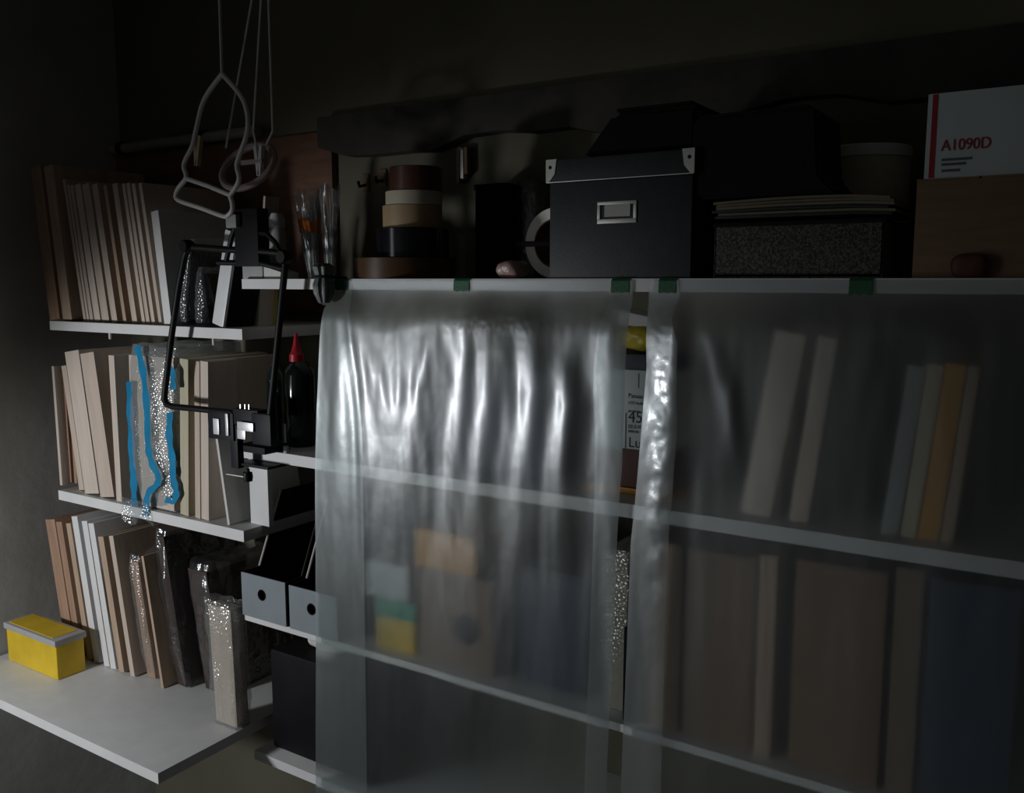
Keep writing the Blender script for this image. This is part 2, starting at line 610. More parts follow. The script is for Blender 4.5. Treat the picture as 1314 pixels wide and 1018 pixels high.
# ------------------------------------------------------------------ shelves
ZT, ZM, ZUL, ZML, ZLL, ZF = 1.5025, 1.1945, 1.4125, 1.0345, 0.645, 0.872


def shelf(name, x0, x1, z, th, label, y0=0.0, m='white_laminate'):
    t = thing(name, label, 'shelf', ((x0 + x1) / 2, 0.15, z - th))
    obj('board', MB().box(x0, x1, y0 + 0.0012, BACK, z - th, z, 0.0008), m, t)
    obj('edge_banding', MB().box(x0, x1, y0, y0 + 0.001, z - th, z), 'white_paint', t)
    return t


shelf('wall_shelf', -1.284, 0.7, ZT, 0.0175, 'long white shelf at the top carrying tapes and black boxes')
shelf('wall_shelf', -1.3065, 0.7, ZM, 0.0195, 'long white shelf behind the plastic sheets with the black stand clamped on')
ul = shelf('wall_shelf', -1.905, -1.2885, ZUL, 0.0195, 'short white shelf at upper left under the row of thin boards')
ml = shelf('wall_shelf', -1.915, -1.3055, ZML, 0.0215, 'short white shelf at middle left under the blue taped parcel')
shelf('wall_shelf', -1.312, 0.7, ZF, 0.012, 'low white shelf under the two grey magazine files')
shelf('wall_shelf', -2.05, -1.315, ZLL, 0.02, 'deep low shelf at lower left under leaning boards and wrapped parcels', y0=-0.2)
shelf('wall_shelf', -1.30, 0.7, 0.60, 0.018, 'lowest white shelf below the magazine files')
for px in (141, 274):                    # shelf pins under the upper left shelf
    x = XA(px, 0.012, ZUL - 0.02)
    obj('shelf_pin', MB().lathe((x, 0.012, ZUL - 0.034), [(0, 0), (0.003, 0.001), (0.003, 0.0143), (0, 0.0145)], 10), 'white_plastic', ul)


# ------------------------------------------------------------------ leaning panels
def panel(xb0, xb1, xt, yt, Z, Y0, D, m, label, name='wooden_panel', cat='board', group=None, tilt=None, bev=0.001):
    X0, X1 = XA(xb0, Y0, Z), XA(xb1, Y0, Z)
    q = at(xt, yt, Y0)
    a = math.atan2(q.x - X0, q.z - Z)
    h = math.hypot(q.x - X0, q.z - Z)
    if tilt is not None:
        h = (q.z - Z) / math.cos(tilt)
        a = tilt
    ww = (X1 - X0) * math.cos(a)
    z = Z + (ww * math.sin(a) if a > 0 else 0) + 0.0002
    mb = MB().box(0, ww, 0, D, 0, h, min(bev, ww * 0.2))
    o = obj(name, mb, m, origin=(0, 0, 0))
    o.location = (X0, Y0, z)
    o.rotation_euler = (0, a, 0)
    return tag(o, label, cat, group)


ordn = ['first', 'second', 'third', 'fourth', 'fifth', 'sixth', 'seventh', 'eighth', 'ninth', 'tenth', 'eleventh', 'twelfth']
G1 = 'boards on the upper left shelf'
panel(64, 77, 59.5, 213, ZUL, 0.015, 0.22, 'plywood_brown', 'tall brown plywood board at the far left of the upper left shelf', group=G1, tilt=math.radians(-6.2))
panel(81, 92.5, 67.5, 213, ZUL, 0.015, 0.22, 'birch_warm', 'tall light brown board beside the far left brown one, upper left shelf', group=G1, tilt=math.radians(-6.2))
thin = [(106.5, 110.4, 230), (110.9, 114.3, 237), (114.8, 119.6, 238), (120.6, 129, 237), (130.2, 140, 237), (142.8, 150.6, 237),
        (157.5, 162.2, 238), (169, 176, 236), (181.5, 186, 236), (187, 192, 235), (194, 198.8, 236), (203, 207.6, 235)]
mats_t = ['birch', 'birch_pale', 'birch', 'birch_pale', 'birch', 'birch', 'birch_warm', 'birch', 'birch_pale', 'birch', 'birch_pale', 'birch']
for i, (a, b_, yt) in enumerate(thin):
    panel(a + 1, b_ + 0.4, a - 18, yt, ZUL, 0.02, 0.21, mats_t[i],
          ordn[i] + ' from the left of the thin beige boards on the upper left shelf', group=G1, tilt=math.radians(-8.6), bev=0.0006)
panel(211, 220.5, 193.5, 272, ZUL, 0.012, 0.2, 'white_paint', 'white edged canvas panel leaning beside the thin boards, upper left shelf',
      name='canvas_panel', cat='canvas', group=G1)
al = panel(272, 287, 289, 300, ZUL, 0.008, 0.007, 'white_gloss', 'glossy white spined album leaning behind the black stand', name='photo_album', cat='album', bev=0.0034)
aw = (al.bound_box[6][0] - al.bound_box[0][0]) * 0.97
ah = al.bound_box[6][2]
ORG['album_org'] = Vector((0, 0, 0))
for nm, a_, b_, m_ in (('cover', 0.0003, 0.003, 'black_board'), ('pages', 0.003, aw - 0.003, 'paper_old'), ('cover', aw - 0.003, aw, 'black_board')):
    o_ = obj(nm, MB().box(a_, b_, 0.007, 0.075, 0.0005 if nm == 'cover' else 0.004, ah - (0.0005 if nm == 'cover' else 0.004)), m_, origin=(0, 0, 0))
    o_.parent = al
panel(307, 312, 311, 300, ZUL, 0.125, 0.05, 'grey_card', 'grey board edge right beside the glossy white album', group=G1)
panel(329, 331.6, 338, 252, ZUL, 0.088, 0.035, 'birch_pale', 'thin tall pale board rising behind the black stand', group=G1)
panel(346, 349.5, 350, 315, ZUL, 0.132, 0.012, 'yellow_spine', 'thin yellow board at the right end of the upper left shelf', group=G1)


def wrapped(name, xb0, xb1, xt0, xt1, yt, Z, Y0, D, label, film_m='bubble_film', inner='kraft', seed=0, amp=0.006, droop=0.0, group=None, pad=0.008, tilt=None):
    """a flat board packed in film: inner board + loose film shell"""
    X0, X1 = XA(xb0, Y0, Z), XA(xb1, Y0, Z)
    q0, q1 = at(xt0, yt, Y0), at(xt1, yt, Y0)
    H = q0.z - Z
    if tilt is not None:
        X0, X1 = q0.x - H * math.tan(tilt), q1.x - H * math.tan(tilt)
    t = thing(name, label, 'parcel', ((X0 + X1) / 2, Y0 + D / 2, Z), group)
    z0 = Z + 0.004
    ti = 0.5 * ((q0.x - X0) + (q1.x - X1))
    mb = MB()
    mb.box(X0 + pad, X1 - pad, Y0 + pad, Y0 + D - pad, 0, H - 2 * pad, 0.001,
           M=Matrix.Translation((0, 0, z0)) @ Matrix.Shear('XY', 4, (0, 0)))
    for v in mb.bm.verts:
        v.co.x += ti * (v.co.z - z0) / H
        k = (v.co.z - z0) / H
        cx = (X0 + X1) / 2 + ti * k
        wt = ((q1.x - q0.x) / (X1 - X0) - 1) * k + 1
        v.co.x = cx + (v.co.x - cx) * max(0.35, wt)
    obj('board', mb, inner, t)
    sh = bmesh.new()
    bmesh.ops.create_cube(sh, size=1)
    bmesh.ops.subdivide_edges(sh, edges=sh.edges[:], cuts=26, use_grid_fill=True)
    for v in sh.verts:
        x, y, z = v.co
        k = z + 0.5
        p = 5.0
        n = (abs(2 * x) ** p + abs(2 * y) ** p + abs(2 * z) ** p) ** (-1 / p) * max(abs(2 * x), abs(2 * y), abs(2 * z))
        xx, yy = x * n, y * n
        xl = X0 + (q0.x - X0) * k
        xr = X1 + (q1.x - X1) * k
        Q = Vector(((xl + xr) / 2 + xx * (xr - xl), Y0 + D / 2 + yy * D, Z + 0.001 + k * H))
        s = noise.noise(Vector((Q.x * 30, Q.y * 30, Q.z * 11)) + Vector((seed * 5.1, 0, 0)))
        s2 = noise.noise(Q * 70 + Vector((seed * 2.1, 4, 0)))
        dirv = Vector((xx, yy, 0))
        if dirv.length > 0:
            dirv.normalize()
        Q += dirv * (amp * s + amp * 0.5 * s2)
        if k > 0.9:
            Q.z += amp * 1.5 * s
        Q.z = max(Q.z, Z + 0.0006)
        v.co = Q
    mb = MB()
    mb._merge(sh)
    obj('wrapping', mb, film_m, t)
    return t


wrapped('wrapped_parcel', 226, 237, 237, 246, 306, ZUL, 0.02, 0.12, 'narrow dark bubble wrapped parcel beside the white edged canvas', inner='black_board', seed=1, amp=0.003)
wrapped('wrapped_parcel', 246, 268, 248, 257, 343, ZUL, 0.02, 0.10, 'short dark bubble wrapped parcel left of the glossy white album', inner='black_board', seed=2, amp=0.003)

# ---- middle left shelf
G2 = 'boards on the middle left shelf'
Zm = ZML
panel(77, 80, 66, 470, Zm, 0.03, 0.02, 'birch_pale', 'thin pale board edge at the far left of the middle left shelf', group=G2)
panel(83, 99, 73, 474, Zm, 0.06, 0.2, 'plywood_brown', 'brown plywood board set back at the left of the middle left shelf', group=G2)
T2 = math.radians(-8.0)
panel(101.5, 108, 90.5, 471, Zm, 0.025, 0.2, 'birch', 'narrow beige board just left of the two thick leaning ones', group=G2, tilt=T2)
panel(109, 127.5, 95, 453, Zm, 0.012, 0.2, 'birch_pale', 'thick beige board, left of the leaning pair on the middle left shelf', group=G2, tilt=T2)
panel(129, 147, 110, 455, Zm, 0.012, 0.2, 'birch', 'thick beige board, right of the leaning pair on the middle left shelf', group=G2, tilt=T2)
panel(149.5, 156.5, 139, 456, Zm, 0.012, 0.2, 'birch_pale', 'steeper thick beige board touching the blue taped parcel', group=G2)
panel(231.5, 242, 230.5, 461, Zm, 0.012, 0.2, 'birch_olive', 'olive beige board just right of the blue taped parcel', group=G2)
panel(250.5, 257, 249, 464, Zm, 0.012, 0.2, 'birch', 'narrow beige board of the upright pair right of the parcel', group=G2)
panel(258.5, 268, 257, 464, Zm, 0.012, 0.07, 'birch_pale', 'wider beige board of the upright pair right of the parcel', group=G2)
panel(292, 295, 276, 560, Zm, 0.012, 0.19, 'paper', 'thin white edged grey board leaning under the black clamp', name='thin_board', group=G2)

# blue taped parcel
bp = wrapped('taped_parcel', 160, 222, 153, 221, 443, Zm, 0.0, 0.2, 'bubble wrapped parcel with blue tape strips on the middle left shelf',
             inner='birch_pale', film_m='bubble_white', seed=5, amp=0.0035, pad=0.012)


def ribbon(pts, Y, wpx, m, parent, name='tape_strip'):
    P = []
    n = len(pts)
    for i in range(n - 1):
        p0, p1, p2, p3 = [Vector((*pts[min(max(j, 0), n - 1)], 0)) for j in (i - 1, i, i + 1, i + 2)]
        for k in range(6):
            t = k / 6
            P.append(0.5 * ((2 * p1) + (p2 - p0) * t + (2 * p0 - 5 * p1 + 4 * p2 - p3) * t * t + (3 * p1 - p0 - 3 * p2 + p3) * t ** 3))
    P.append(Vector((*pts[-1], 0)))
    mb = MB()
    rows = []
    for i, p in enumerate(P):
        d = (P[min(i + 1, len(P) - 1)] - P[max(i - 1, 0)]).normalized()
        nrm = Vector((-d.y, d.x, 0)) * (wpx / 2 * (1 + 0.15 * math.sin(i * 1.3)))
        row = []
        for k in range(4):
            q_ = p + nrm * (1 - 2 * k / 3)
            v = at(q_.x, q_.y, Y)
            v.y += 0.0007 * math.sin(i * 0.9 + k)
            row.append(mb.bm.verts.new(v))
        rows.append(row)
    for A_, B_ in zip(rows, rows[1:]):
        for k in range(3):
            mb.bm.faces.new((A_[k], A_[k + 1], B_[k + 1], B_[k]))
    return obj(name, mb, m, parent)


ribbon([(176, 444), (183, 475), (188, 520), (190, 570), (194, 592), (203, 612), (201, 622), (190, 634), (187, 655), (186, 662)], -0.0035, 8, 'blue_tape', bp)
ribbon([(166, 490), (167, 530), (169, 580), (171, 610), (172, 640), (172, 664)], 0.0025, 8, 'blue_tape', bp)
ribbon([(214, 466), (221, 478), (222, 500)], -0.0035, 7, 'blue_tape', bp)
ribbon([(218, 530), (217, 560), (221, 590), (222, 615), (226, 632), (222, 643), (212, 641)], 0.0025, 8, 'blue_tape', bp)
# loose skirt of film hanging over the shelf edge
sk = MB()
A = [at(155, 645, -0.006), at(190, 653, -0.006)]


def skirt(u, v):
    p = A[0].lerp(A[1], u)
    return Vector((p.x + 0.01 * v, -0.006 - 0.006 * math.sin(u * 9 + v * 2) * v, p.z - v * (0.045 + 0.012 * math.sin(u * 7)) + 0.012))


obj('loose_film', sk.grid(skirt, 18, 12), 'bubble_film', bp)

# white sheet / white panel below clamp
panel(322, 345.5, 318, 585, Zm, 0.045, 0.012, 'white_paint', 'broad white panel standing below the clamped shelf end', name='wall_board', tilt=0.0, group=G2)

# ---- lower left
G3 = 'boards on the lower left shelf'
T3 = math.radians(-9.2)


def low(xt0, xt1, yt, m, label, Y0=0.012, tilt=T3):
    q0, q1 = at(xt0, yt, Y0), at(xt1, yt, Y0)
    h = (q0.z - ZLL) / math.cos(tilt)
    ww = (q1.x - q0.x) * math.cos(tilt)
    o = obj('wooden_panel', MB().box(0, ww, 0, 0.2, 0, h, 0.001), m, origin=(0, 0, 0))
    o.location = (q0.x - h * math.sin(tilt), Y0, ZLL + 0.0002)
    o.rotation_euler = (0, tilt, 0)
    return tag(o, label, 'board', G3)


low(58, 70, 667, 'plywood_brown', 'wide brown board at the far left of the lower left row')
low(71.5, 79, 670, 'plywood_brown', 'narrower brown board second from the left in the lower left row')
low(84.5, 90.5, 672, 'birch_warm', 'narrow tan board just left of the three white ones')
low(91.5, 99, 663, 'white_paint', 'tallest and leftmost of the three white edged boards, lower left', )
low(104.6, 111.6, 669, 'white_paint', 'middle one of the three white edged boards, lower left')
low(113, 120, 672, 'white_paint', 'rightmost of the three white edged boards, lower left')
low(125.5, 132.5, 689, 'birch_warm', 'short tan board next to the three white ones, lower left')
low(139.5, 145, 688, 'birch', 'short beige board before the wrapped parcels, lower left')
low(181, 184, 714, 'birch_warm', 'thin tan board between the wrapped parcels, lower left')
wrapped('wrapped_parcel', 186, 204, 158, 174, 713, ZLL, 0.02, 0.18, 'narrow bubble wrapped parcel beside the short beige board', inner='plywood_brown', seed=8, tilt=T3, amp=0.004)
wrapped('wrapped_parcel', 212, 238, 191, 207, 680, ZLL, 0.03, 0.2, 'tall clear bagged brown board in the lower left row', film_m='bag_film', inner='dark_brown_card', seed=11, amp=0.005, tilt=T3)
wrapped('wrapped_parcel', 244, 268, 232, 262, 722, ZLL, 0.05, 0.2, 'wide topped clear bagged dark board behind the pale wrapped parcel', film_m='bag_film', inner='dark_brown_card', seed=13, amp=0.005, tilt=T3)
wrapped('wrapped_parcel', 270, 304, 258, 294, 768, ZLL, -0.03, 0.045, 'short pale bubble wrapped parcel in front of the magazine files', inner='birch', seed=17, amp=0.006)

# yellow tub with grey lid at lower left
q = at(80, 818, -0.16)
tx0, tx1 = at(5, 815, -0.09).x, at(70, 822, -0.09).x
zt = ZA(824, tx1, -0.09)
tb = thing('storage_tub', 'yellow storage tub with a grey rimmed lid at lower left', 'tub', ((tx0 + tx1) / 2, -0.054, ZLL))
obj('body', MB().box(tx0 + 0.004, tx1 - 0.004, -0.086, -0.022, ZLL + 0.0005, zt - 0.012, 0.004), 'yellow_box', tb)
obj('lid', MB().box(tx0, tx1, -0.09, -0.018, zt - 0.014, zt, 0.003), 'grey_plastic', tb)
obj('lid_label', MB().box(tx0 + 0.01, tx1 - 0.02, -0.082, -0.026, zt, zt + 0.001), 'yellow_box', tb)

# ------------------------------------------------------------------ magazine files
def magfile(xl, xr, yl, label, seed):
    X0, X1 = XA(xl, -0.004, 0.95), XA(xr, -0.004, 0.95)
    zt_ = ZA(yl, X0, -0.004)
    y0 = -0.004
    t = thing('magazine_file', label, 'file', ((X0 + X1) / 2, 0.1, ZF), 'magazine files on the low shelf')
    hh = 1.092
    th = 0.0025
    poly = [(y0 + th, ZF), (y0 + th, zt_), (0.04, zt_), (0.10, hh), (0.246, hh), (0.246, ZF)]
    for nm, xa in (('side_panel', X0), ('side_panel', X1 - th)):
        obj(nm, MB().prism(poly, xa, xa + th), 'file_black', t)
        e = MB()
        pe = [(0.0395, zt_ + 0.0003), (0.0995, hh + 0.0003)]
        e.tube([(xa + th / 2, pe[0][0], pe[0][1]), (xa + th / 2, pe[1][0], pe[1][1])], 0.0021, 6)
        obj('edge_trim', e, 'file_edge' if xa == X0 else 'file_black', t)
    obj('back_panel', MB().box(X0 + th, X1 - th, 0.246 - th, 0.246, ZF, hh), 'file_black', t)
    obj('base_panel', MB().box(X0 + th, X1 - th, y0 + th, 0.24, ZF + 0.0003, ZF + th), 'file_black', t)
    # front panel with a round finger hole
    cx, cz, rh = X0 + (X1 - X0) * 0.47, ZF + (zt_ - ZF) * 0.58, 0.0098
    f = MB()
    n = 40
    inner, outer = [], []
    for k in range(n):
        a = 2 * math.pi * k / n
        inner.append((cx + rh * math.cos(a), cz + rh * math.sin(a)))
        dx, dz = math.cos(a), math.sin(a)
        s = 1e9
        for lim, d_ in (((X1 - cx), dx), ((cx - X0), -dx), ((zt_ - cz), dz), ((cz - ZF), -dz)):
            if d_ > 1e-6:
                s = min(s, lim / d_)
        outer.append([cx + s * dx, cz + s * dz])
    for ex, ez in ((X0, ZF), (X1, ZF), (X0, zt_), (X1, zt_)):
        j = min(range(n), key=lambda k: (outer[k][0] - ex) ** 2 + (outer[k][1] - ez) ** 2)
        outer[j] = [ex, ez]
    V = [[f.bm.verts.new((p[0], yy, p[1])) for p in L_] for yy in (y0, y0 + th) for L_ in (inner, outer)]
    fi, fo, bi, bo = V
    for k in range(n):
        k2 = (k + 1) % n
        f.bm.faces.new((fi[k], fi[k2], fo[k2], fo[k]))
        f.bm.faces.new((bi[k], bo[k], bo[k2], bi[k2]))
        f.bm.faces.new((fi[k], bi[k], bi[k2], fi[k2]))
        f.bm.faces.new((fo[k], fo[k2], bo[k2], bo[k]))
    bmesh.ops.recalc_face_normals(f.bm, faces=f.bm.faces[:])
    fp = obj('front_panel', f, 'file_face', t)
    obj('hole_ring', MB().tube([(cx + rh * math.cos(2 * math.pi * k / 24), y0, cz + rh * math.sin(2 * math.pi * k / 24)) for k in range(24)], 0.0012, 6, closed=True),
        'black_metal', fp)
    return t


magfile(309.5, 365.5, 734, 'grey fronted magazine file in the open, left of the pair', 1)
magfile(370.5, 432.5, 751, 'grey fronted magazine file half behind the plastic sheet', 2)
q = at(375, 840, 0.02)
tag(obj('black_case', MB().box(-1.28, -1.02, 0.03, 0.26, 0.6005, 0.80, 0.008), 'black_board'), 'black case under the magazine files', 'case')
tag(obj('crumpled_paper', MB().soft((-1.17, 0.1, 0.8185), (0.06, 0.05, 0.018), 2.2, 0.12, 5, 3), 'paper'), 'crumpled white paper on the black case', 'paper')

# ------------------------------------------------------------------ bottles and little things on the long middle shelf (left end)
def bottle_dark():
    y = 0.075
    x = at(387, 570, y).x
    r = sz(19, (x, y, 1.3))
    zt_ = ZA(464, x, y)
    t = thing('glue_bottle', 'black squeeze bottle with a red nozzle cap on the shelf end', 'bottle', (x, y, ZM))
    H = zt_ - ZM
    obj('body', MB().lathe((x, y, ZM + 0.0003), [(0, 0), (r * 0.92, 0), (r, 0.004), (r, H * 0.82), (r * 0.94, H * 0.9), (r * 0.6, H * 0.97), (r * 0.42, H), (0, H)], 36),
        'bottle_dark', t)
    ztip = ZA(428, x, y)
    h2 = ztip - zt_
    obj('nozzle_cap', MB().lathe((x - 0.006, y, zt_), [(0, 0), (r * 0.50, 0), (r * 0.48, h2 * 0.25), (r * 0.36, h2 * 0.32), (r * 0.22, h2 * 0.6), (r * 0.10, h2), (0, h2)], 20),
        'red_plastic', t)


bottle_dark()
y = 0.065
x = at(355, 570, y).x
r = sz(10.5, (x, y, 1.3))
zt = ZA(466, x, y)
H = zt - ZM
gj = thing('glass_bottle', 'slim greenish glass bottle beside the black squeeze bottle', 'bottle', (x, y, ZM))
obj('body', MB().lathe((x, y, ZM + 0.0003), [(0, 0), (r * 0.9, 0), (r, 0.004), (r, H * 0.86), (r * 0.5, H * 0.94), (r * 0.5, H), (0, H)], 28), 'green_glass', gj)
obj('contents', MB().lathe((x, y, ZM + 0.003), [(0, 0), (r * 0.88, 0), (r * 0.88, H * 0.78), (0, H * 0.78)], 28), 'bottle_dark', gj)
q = at(367, 574, 0.007)
tag(obj('white_disc', MB().lathe((q.x, q.y, ZM), [(0, 0), (0.0040, 0.0003), (0.0052, 0.003), (0.0052, 0.009), (0.0044, 0.0118), (0, 0.012)], 16), 'white_paint'),
    'tiny white round knob standing before the squeeze bottle', 'knob')

# ------------------------------------------------------------------ black clamp stand
st = thing('clamp_stand', 'black tubular stand clamped to the left end of the middle shelf', 'stand', (at(318, 560, -0.03).x, -0.03, ZM))
YS = -0.035
tr = sz(4.2, at(230, 420, YS))


def P(x, y, Y=YS):
    return at(x, y, Y)


obj('frame_tube', MB().tube([P(300, 530), P(292, 529), P(255, 525), P(222, 522), P(214, 519), P(211, 512), P(212, 500), P(219, 440), P(229, 370), P(237, 330),
                             P(240, 320), P(248, 317), P(285, 320), P(340, 323), P(362, 325), P(367, 331), P(365, 350), P(357, 430), P(349, 510), P(345, 548)],
                            tr, 10), 'black_metal', st)
obj('cross_bar', MB().tube([P(280, 337), P(335, 338), P(364, 345)], tr * 0.85, 10), 'black_metal', st)
x0, x1 = P(304, 300).x, P(334, 300).x
obj('post', MB().box(x0, x1, YS - 0.006, YS + 0.02, P(310, 342).z, P(310, 268).z, 0.003), 'black_board', st)
x0, x1 = P(299, 284).x, P(312, 284).x
obj('hinge_cap', MB().box(x0, x1, YS - 0.016, YS - 0.006, P(306, 293).z, P(306, 276).z, 0.002), 'grey_card', st)
obj('arm', MB().tube([P(320, 299), P(342, 300), P(352, 310), P(366, 335)], tr * 0.75, 8), 'black_metal', st)
obj('arm', MB().tube([P(290, 337), P(297, 305), P(304, 285)], tr * 0.75, 8), 'black_metal', st)
for (px, py) in ((240, 316), (365, 330)):
    q = P(px, py, YS - 0.004)
    obj('joint_knob', MB().lathe(q, [(0, -0.010), (0.010, -0.010), (0.0115, -0.006), (0.0115, 0.006), (0.010, 0.010), (0, 0.010)], 18,
                                 M=Matrix.Rotation(math.pi / 2, 4, 'X')), 'black_metal', st)
# clamp block gripping the shelf end
bx = lambda a, b_, c, d, ya, yb: (P(a, c, ya).x, P(b_, c, ya).x, ya, yb, P(a, d, ya).z, P(a, c, ya).z)
obj('clamp_block', MB().box(*bx(266, 298, 527, 562, YS - 0.008, YS + 0.02), 0.002).box(*bx(298, 330, 524, 545, YS - 0.006, YS + 0.02), 0.002)
    .box(*bx(322, 346, 530, 570, YS - 0.01, YS + 0.004), 0.003), 'dark_indigo', st)
obj('jaw', MB().box(P(308, 575, -0.02).x, P(345, 575, -0.02).x, -0.03, 0.03, ZM + 0.0003, ZM + 0.012, 0.001), 'black_board', st)
obj('metal_plate', MB().box(*bx(273, 280, 537, 557, YS - 0.011, YS - 0.008), 0.0006), 'chrome_plate', st)
obj('metal_plate', MB().box(*bx(288.5, 291.5, 531, 559, YS - 0.012, YS - 0.008), 0.0006), 'chrome_plate', st)
obj('metal_plate', MB().box(*bx(304, 324, 541, 552, YS - 0.014, YS - 0.0105), 0.0006).box(*bx(304, 314, 551, 563, YS - 0.014, YS - 0.0105), 0.0006), 'chrome_plate', st)
for px in (309, 315, 320):
    obj('bolt', MB().tube([P(px, 519), P(px, 526)], 0.0022, 8), 'steel', st)
q0, q1 = P(301, 587), P(343, 604)
obj('lower_jaw', MB().box(q0.x, q1.x, -0.034, 0.02, q1.z, ZM - 0.0198, 0.003), 'dark_indigo', st)
obj('screw', MB().tube([P(318, 602), P(318, 618)], 0.0035, 10).lathe(P(318, 612), [(0, -0.008), (0.008, -0.008), (0.009, 0), (0.008, 0.008), (0, 0.008)], 14), 'black_metal', st)
obj('handle', MB().tube([P(291, 608.5, YS - 0.008), P(313, 612, YS - 0.008)], 0.0018, 8), 'steel', st)
obj('spine', MB().box(P(298, 575).x, P(307, 575).x, YS - 0.004, YS + 0.01, P(300, 600).z, P(300, 545).z, 0.001), 'dark_indigo', st)

# ------------------------------------------------------------------ things above left: hangers
hy = -0.08
hr = sz(3.1, at(260, 240, hy))
ZR = 2.06
rail_z = ZR
hp = lambda x, y: at(x, y, hy)
top = hp(290, 60)
rail = thing('hanging_rail', 'dark metal rail under the ceiling above the hanger', 'rail', (-1.3, hy, ZR))
obj('rod', MB().tube([(-1.9, hy, ZR), (-0.9, hy, ZR)], 0.008, 10), 'black_metal', rail)
for xx in (-1.85, -0.95):
    obj('bracket', MB().tube([(xx, hy, ZR), (xx, hy, 2.3)], 0.005, 8), 'black_metal', rail)
hg = thing('wire_hanger', 'white plastic coated trouser hanger hanging above the stand', 'hanger', hp(270, 230))
obj('loop', MB().tube([hp(285, 95), hp(262, 128), hp(252, 165), hp(247, 187), hp(238, 205), hp(236, 215), hp(239, 228), hp(230, 240), hp(226, 249), hp(229, 257),
                       hp(258, 267), hp(285, 277), hp(292, 277), hp(298, 270), hp(298, 260), hp(296, 251), hp(304, 238), hp(307, 228), hp(304, 214),
                       hp(306, 203), hp(318, 165), hp(312, 128), hp(285, 95)], hr, 10, sub=4), 'white_plastic', hg)
obj('cross_bar', MB().tube([hp(239, 229), hp(268, 239), hp(297, 251)], hr, 10), 'white_plastic', hg)
hk = hp(285, 95)
obj('hook', MB().tube([hk, (hk.x, hy, ZR - 0.04), (hk.x - 0.02, hy, ZR - 0.02), (hk.x - 0.016, hy, ZR + 0.008), (hk.x, hy, ZR + 0.0125), (hk.x + 0.016, hy, ZR + 0.002)], 0.003, 8, sub=4),
    'steel', hg)
# hoop with pegs
ph = thing('peg_hanger', 'grey pink hoop hanger with clothes pegs behind the white hanger', 'hanger', at(318, 210, 0.0))
yh = -0.02
cq = at(318, 214, yh)
R1 = sz(46, cq)
pts = []
for k in range(40):
    a = 2 * math.pi * k / 40
    pts.append(Vector((cq.x + R1 * math.cos(a), yh + R1 * 0.35 * math.sin(a), cq.z + R1 * 0.62 * math.sin(a))))
obj('hoop', MB().tube(pts, 0.006, 8, closed=True), 'pink_plastic', ph)
hkx = cq.x + 0.10
obj('cord', MB().tube([at(325, 168, yh), (hkx + 0.02, hy + 0.0085, ZR - 0.008), (hkx + 0.02, hy, ZR + 0.0095)], 0.0018, 6)
    .tube([at(350, 168, yh), (hkx + 0.02, hy + 0.0085, ZR - 0.008)], 0.0018, 6).tube([at(325, 168, yh), at(331, 198, yh)], 0.0018, 6)
    .tube([at(350, 168, yh), at(336, 198, yh)], 0.0018, 6).tube([at(290, 190, yh), (hkx + 0.02, hy + 0.0085, ZR - 0.008)], 0.0018, 6), 'white_plastic', ph)


def peg(px, py, ang, m):
    q = at(px, py, yh - 0.012)
    L_ = sz(20, q)
    for s in (-1, 1):
        M = Matrix.Translation(q) @ Matrix.Rotation(ang + s * 0.13, 4, 'Y')
        mb = MB().box(-0.0035 + s * 0.004, 0.0035 + s * 0.004, -0.004, 0.004, -L_, L_ * 0.9, 0.001, M=M)
        yield obj('peg', mb, m, ph)


for args in ((254, 192, 0.12, 'peg_wood'), (333, 205, 0.0, 'white_plastic')):
    list(peg(*args))
obj('peg_clip', MB().box(at(318, 208, yh).x, at(345, 208, yh).x, yh - 0.016, yh - 0.008, at(330, 212, yh).z, at(330, 206, yh).z, 0.001), 'pink_plastic', ph)

# ------------------------------------------------------------------ top shelf: left end items
x0, x1 = XA(311, 0.012, ZT + 0.02), XA(336.5, 0.012, ZT + 0.02)
cb = thing('small_carton', 'small pale grey carton at the left end of the top shelf', 'carton', ((x0 + x1) / 2, 0.03, ZT))
zc = ZA(325, x0, 0.012)
obj('body', MB().box(x0, x1, 0.012, 0.07, ZT + 0.0003, zc, 0.001), 'grey_card', cb)
obj('lid_flap', MB().box(x0, x1, 0.0112, 0.012, zc - 0.014, zc), 'paper', cb)
x0, x1 = XA(338.5, 0.012, ZT + 0.02), XA(362, 0.012, ZT + 0.02)
z1 = ZA(342, x0, 0.012)
z2 = ZA(350, x1, 0.012)
tag(obj('wedge_box', MB().prism_xz([(x0, ZT + 0.0003), (x1, ZT + 0.0003), (x1, z2), (x0, z1)], 0.012, 0.05), 'paper'),
    'low white packet with a sloping top beside the small carton', 'packet')
yb = 0.085
x = at(357, 340, yb).x
r = sz(11, (x, yb, 1.55))
sb = thing('white_bottle', 'white plastic bottle with a grey cap near the left end of the top shelf', 'bottle', (x, yb, ZT))
zt = ZA(292, x, yb)
ztop = ZA(274, x, yb)
obj('body', MB().lathe((x, yb, ZT + 0.0003), [(0, 0), (r * 0.95, 0), (r, 0.003), (r, (zt - ZT) * 0.85), (r * 0.8, zt - ZT), (0, zt - ZT)], 28), 'grey_plastic', sb)
obj('cap', MB().lathe((x, yb, zt), [(0, 0), (r * 0.9, 0), (r * 0.9, (ztop - zt) * 0.6), (r * 0.6, ztop - zt), (0, ztop - zt)], 28), 'white_plastic', sb)


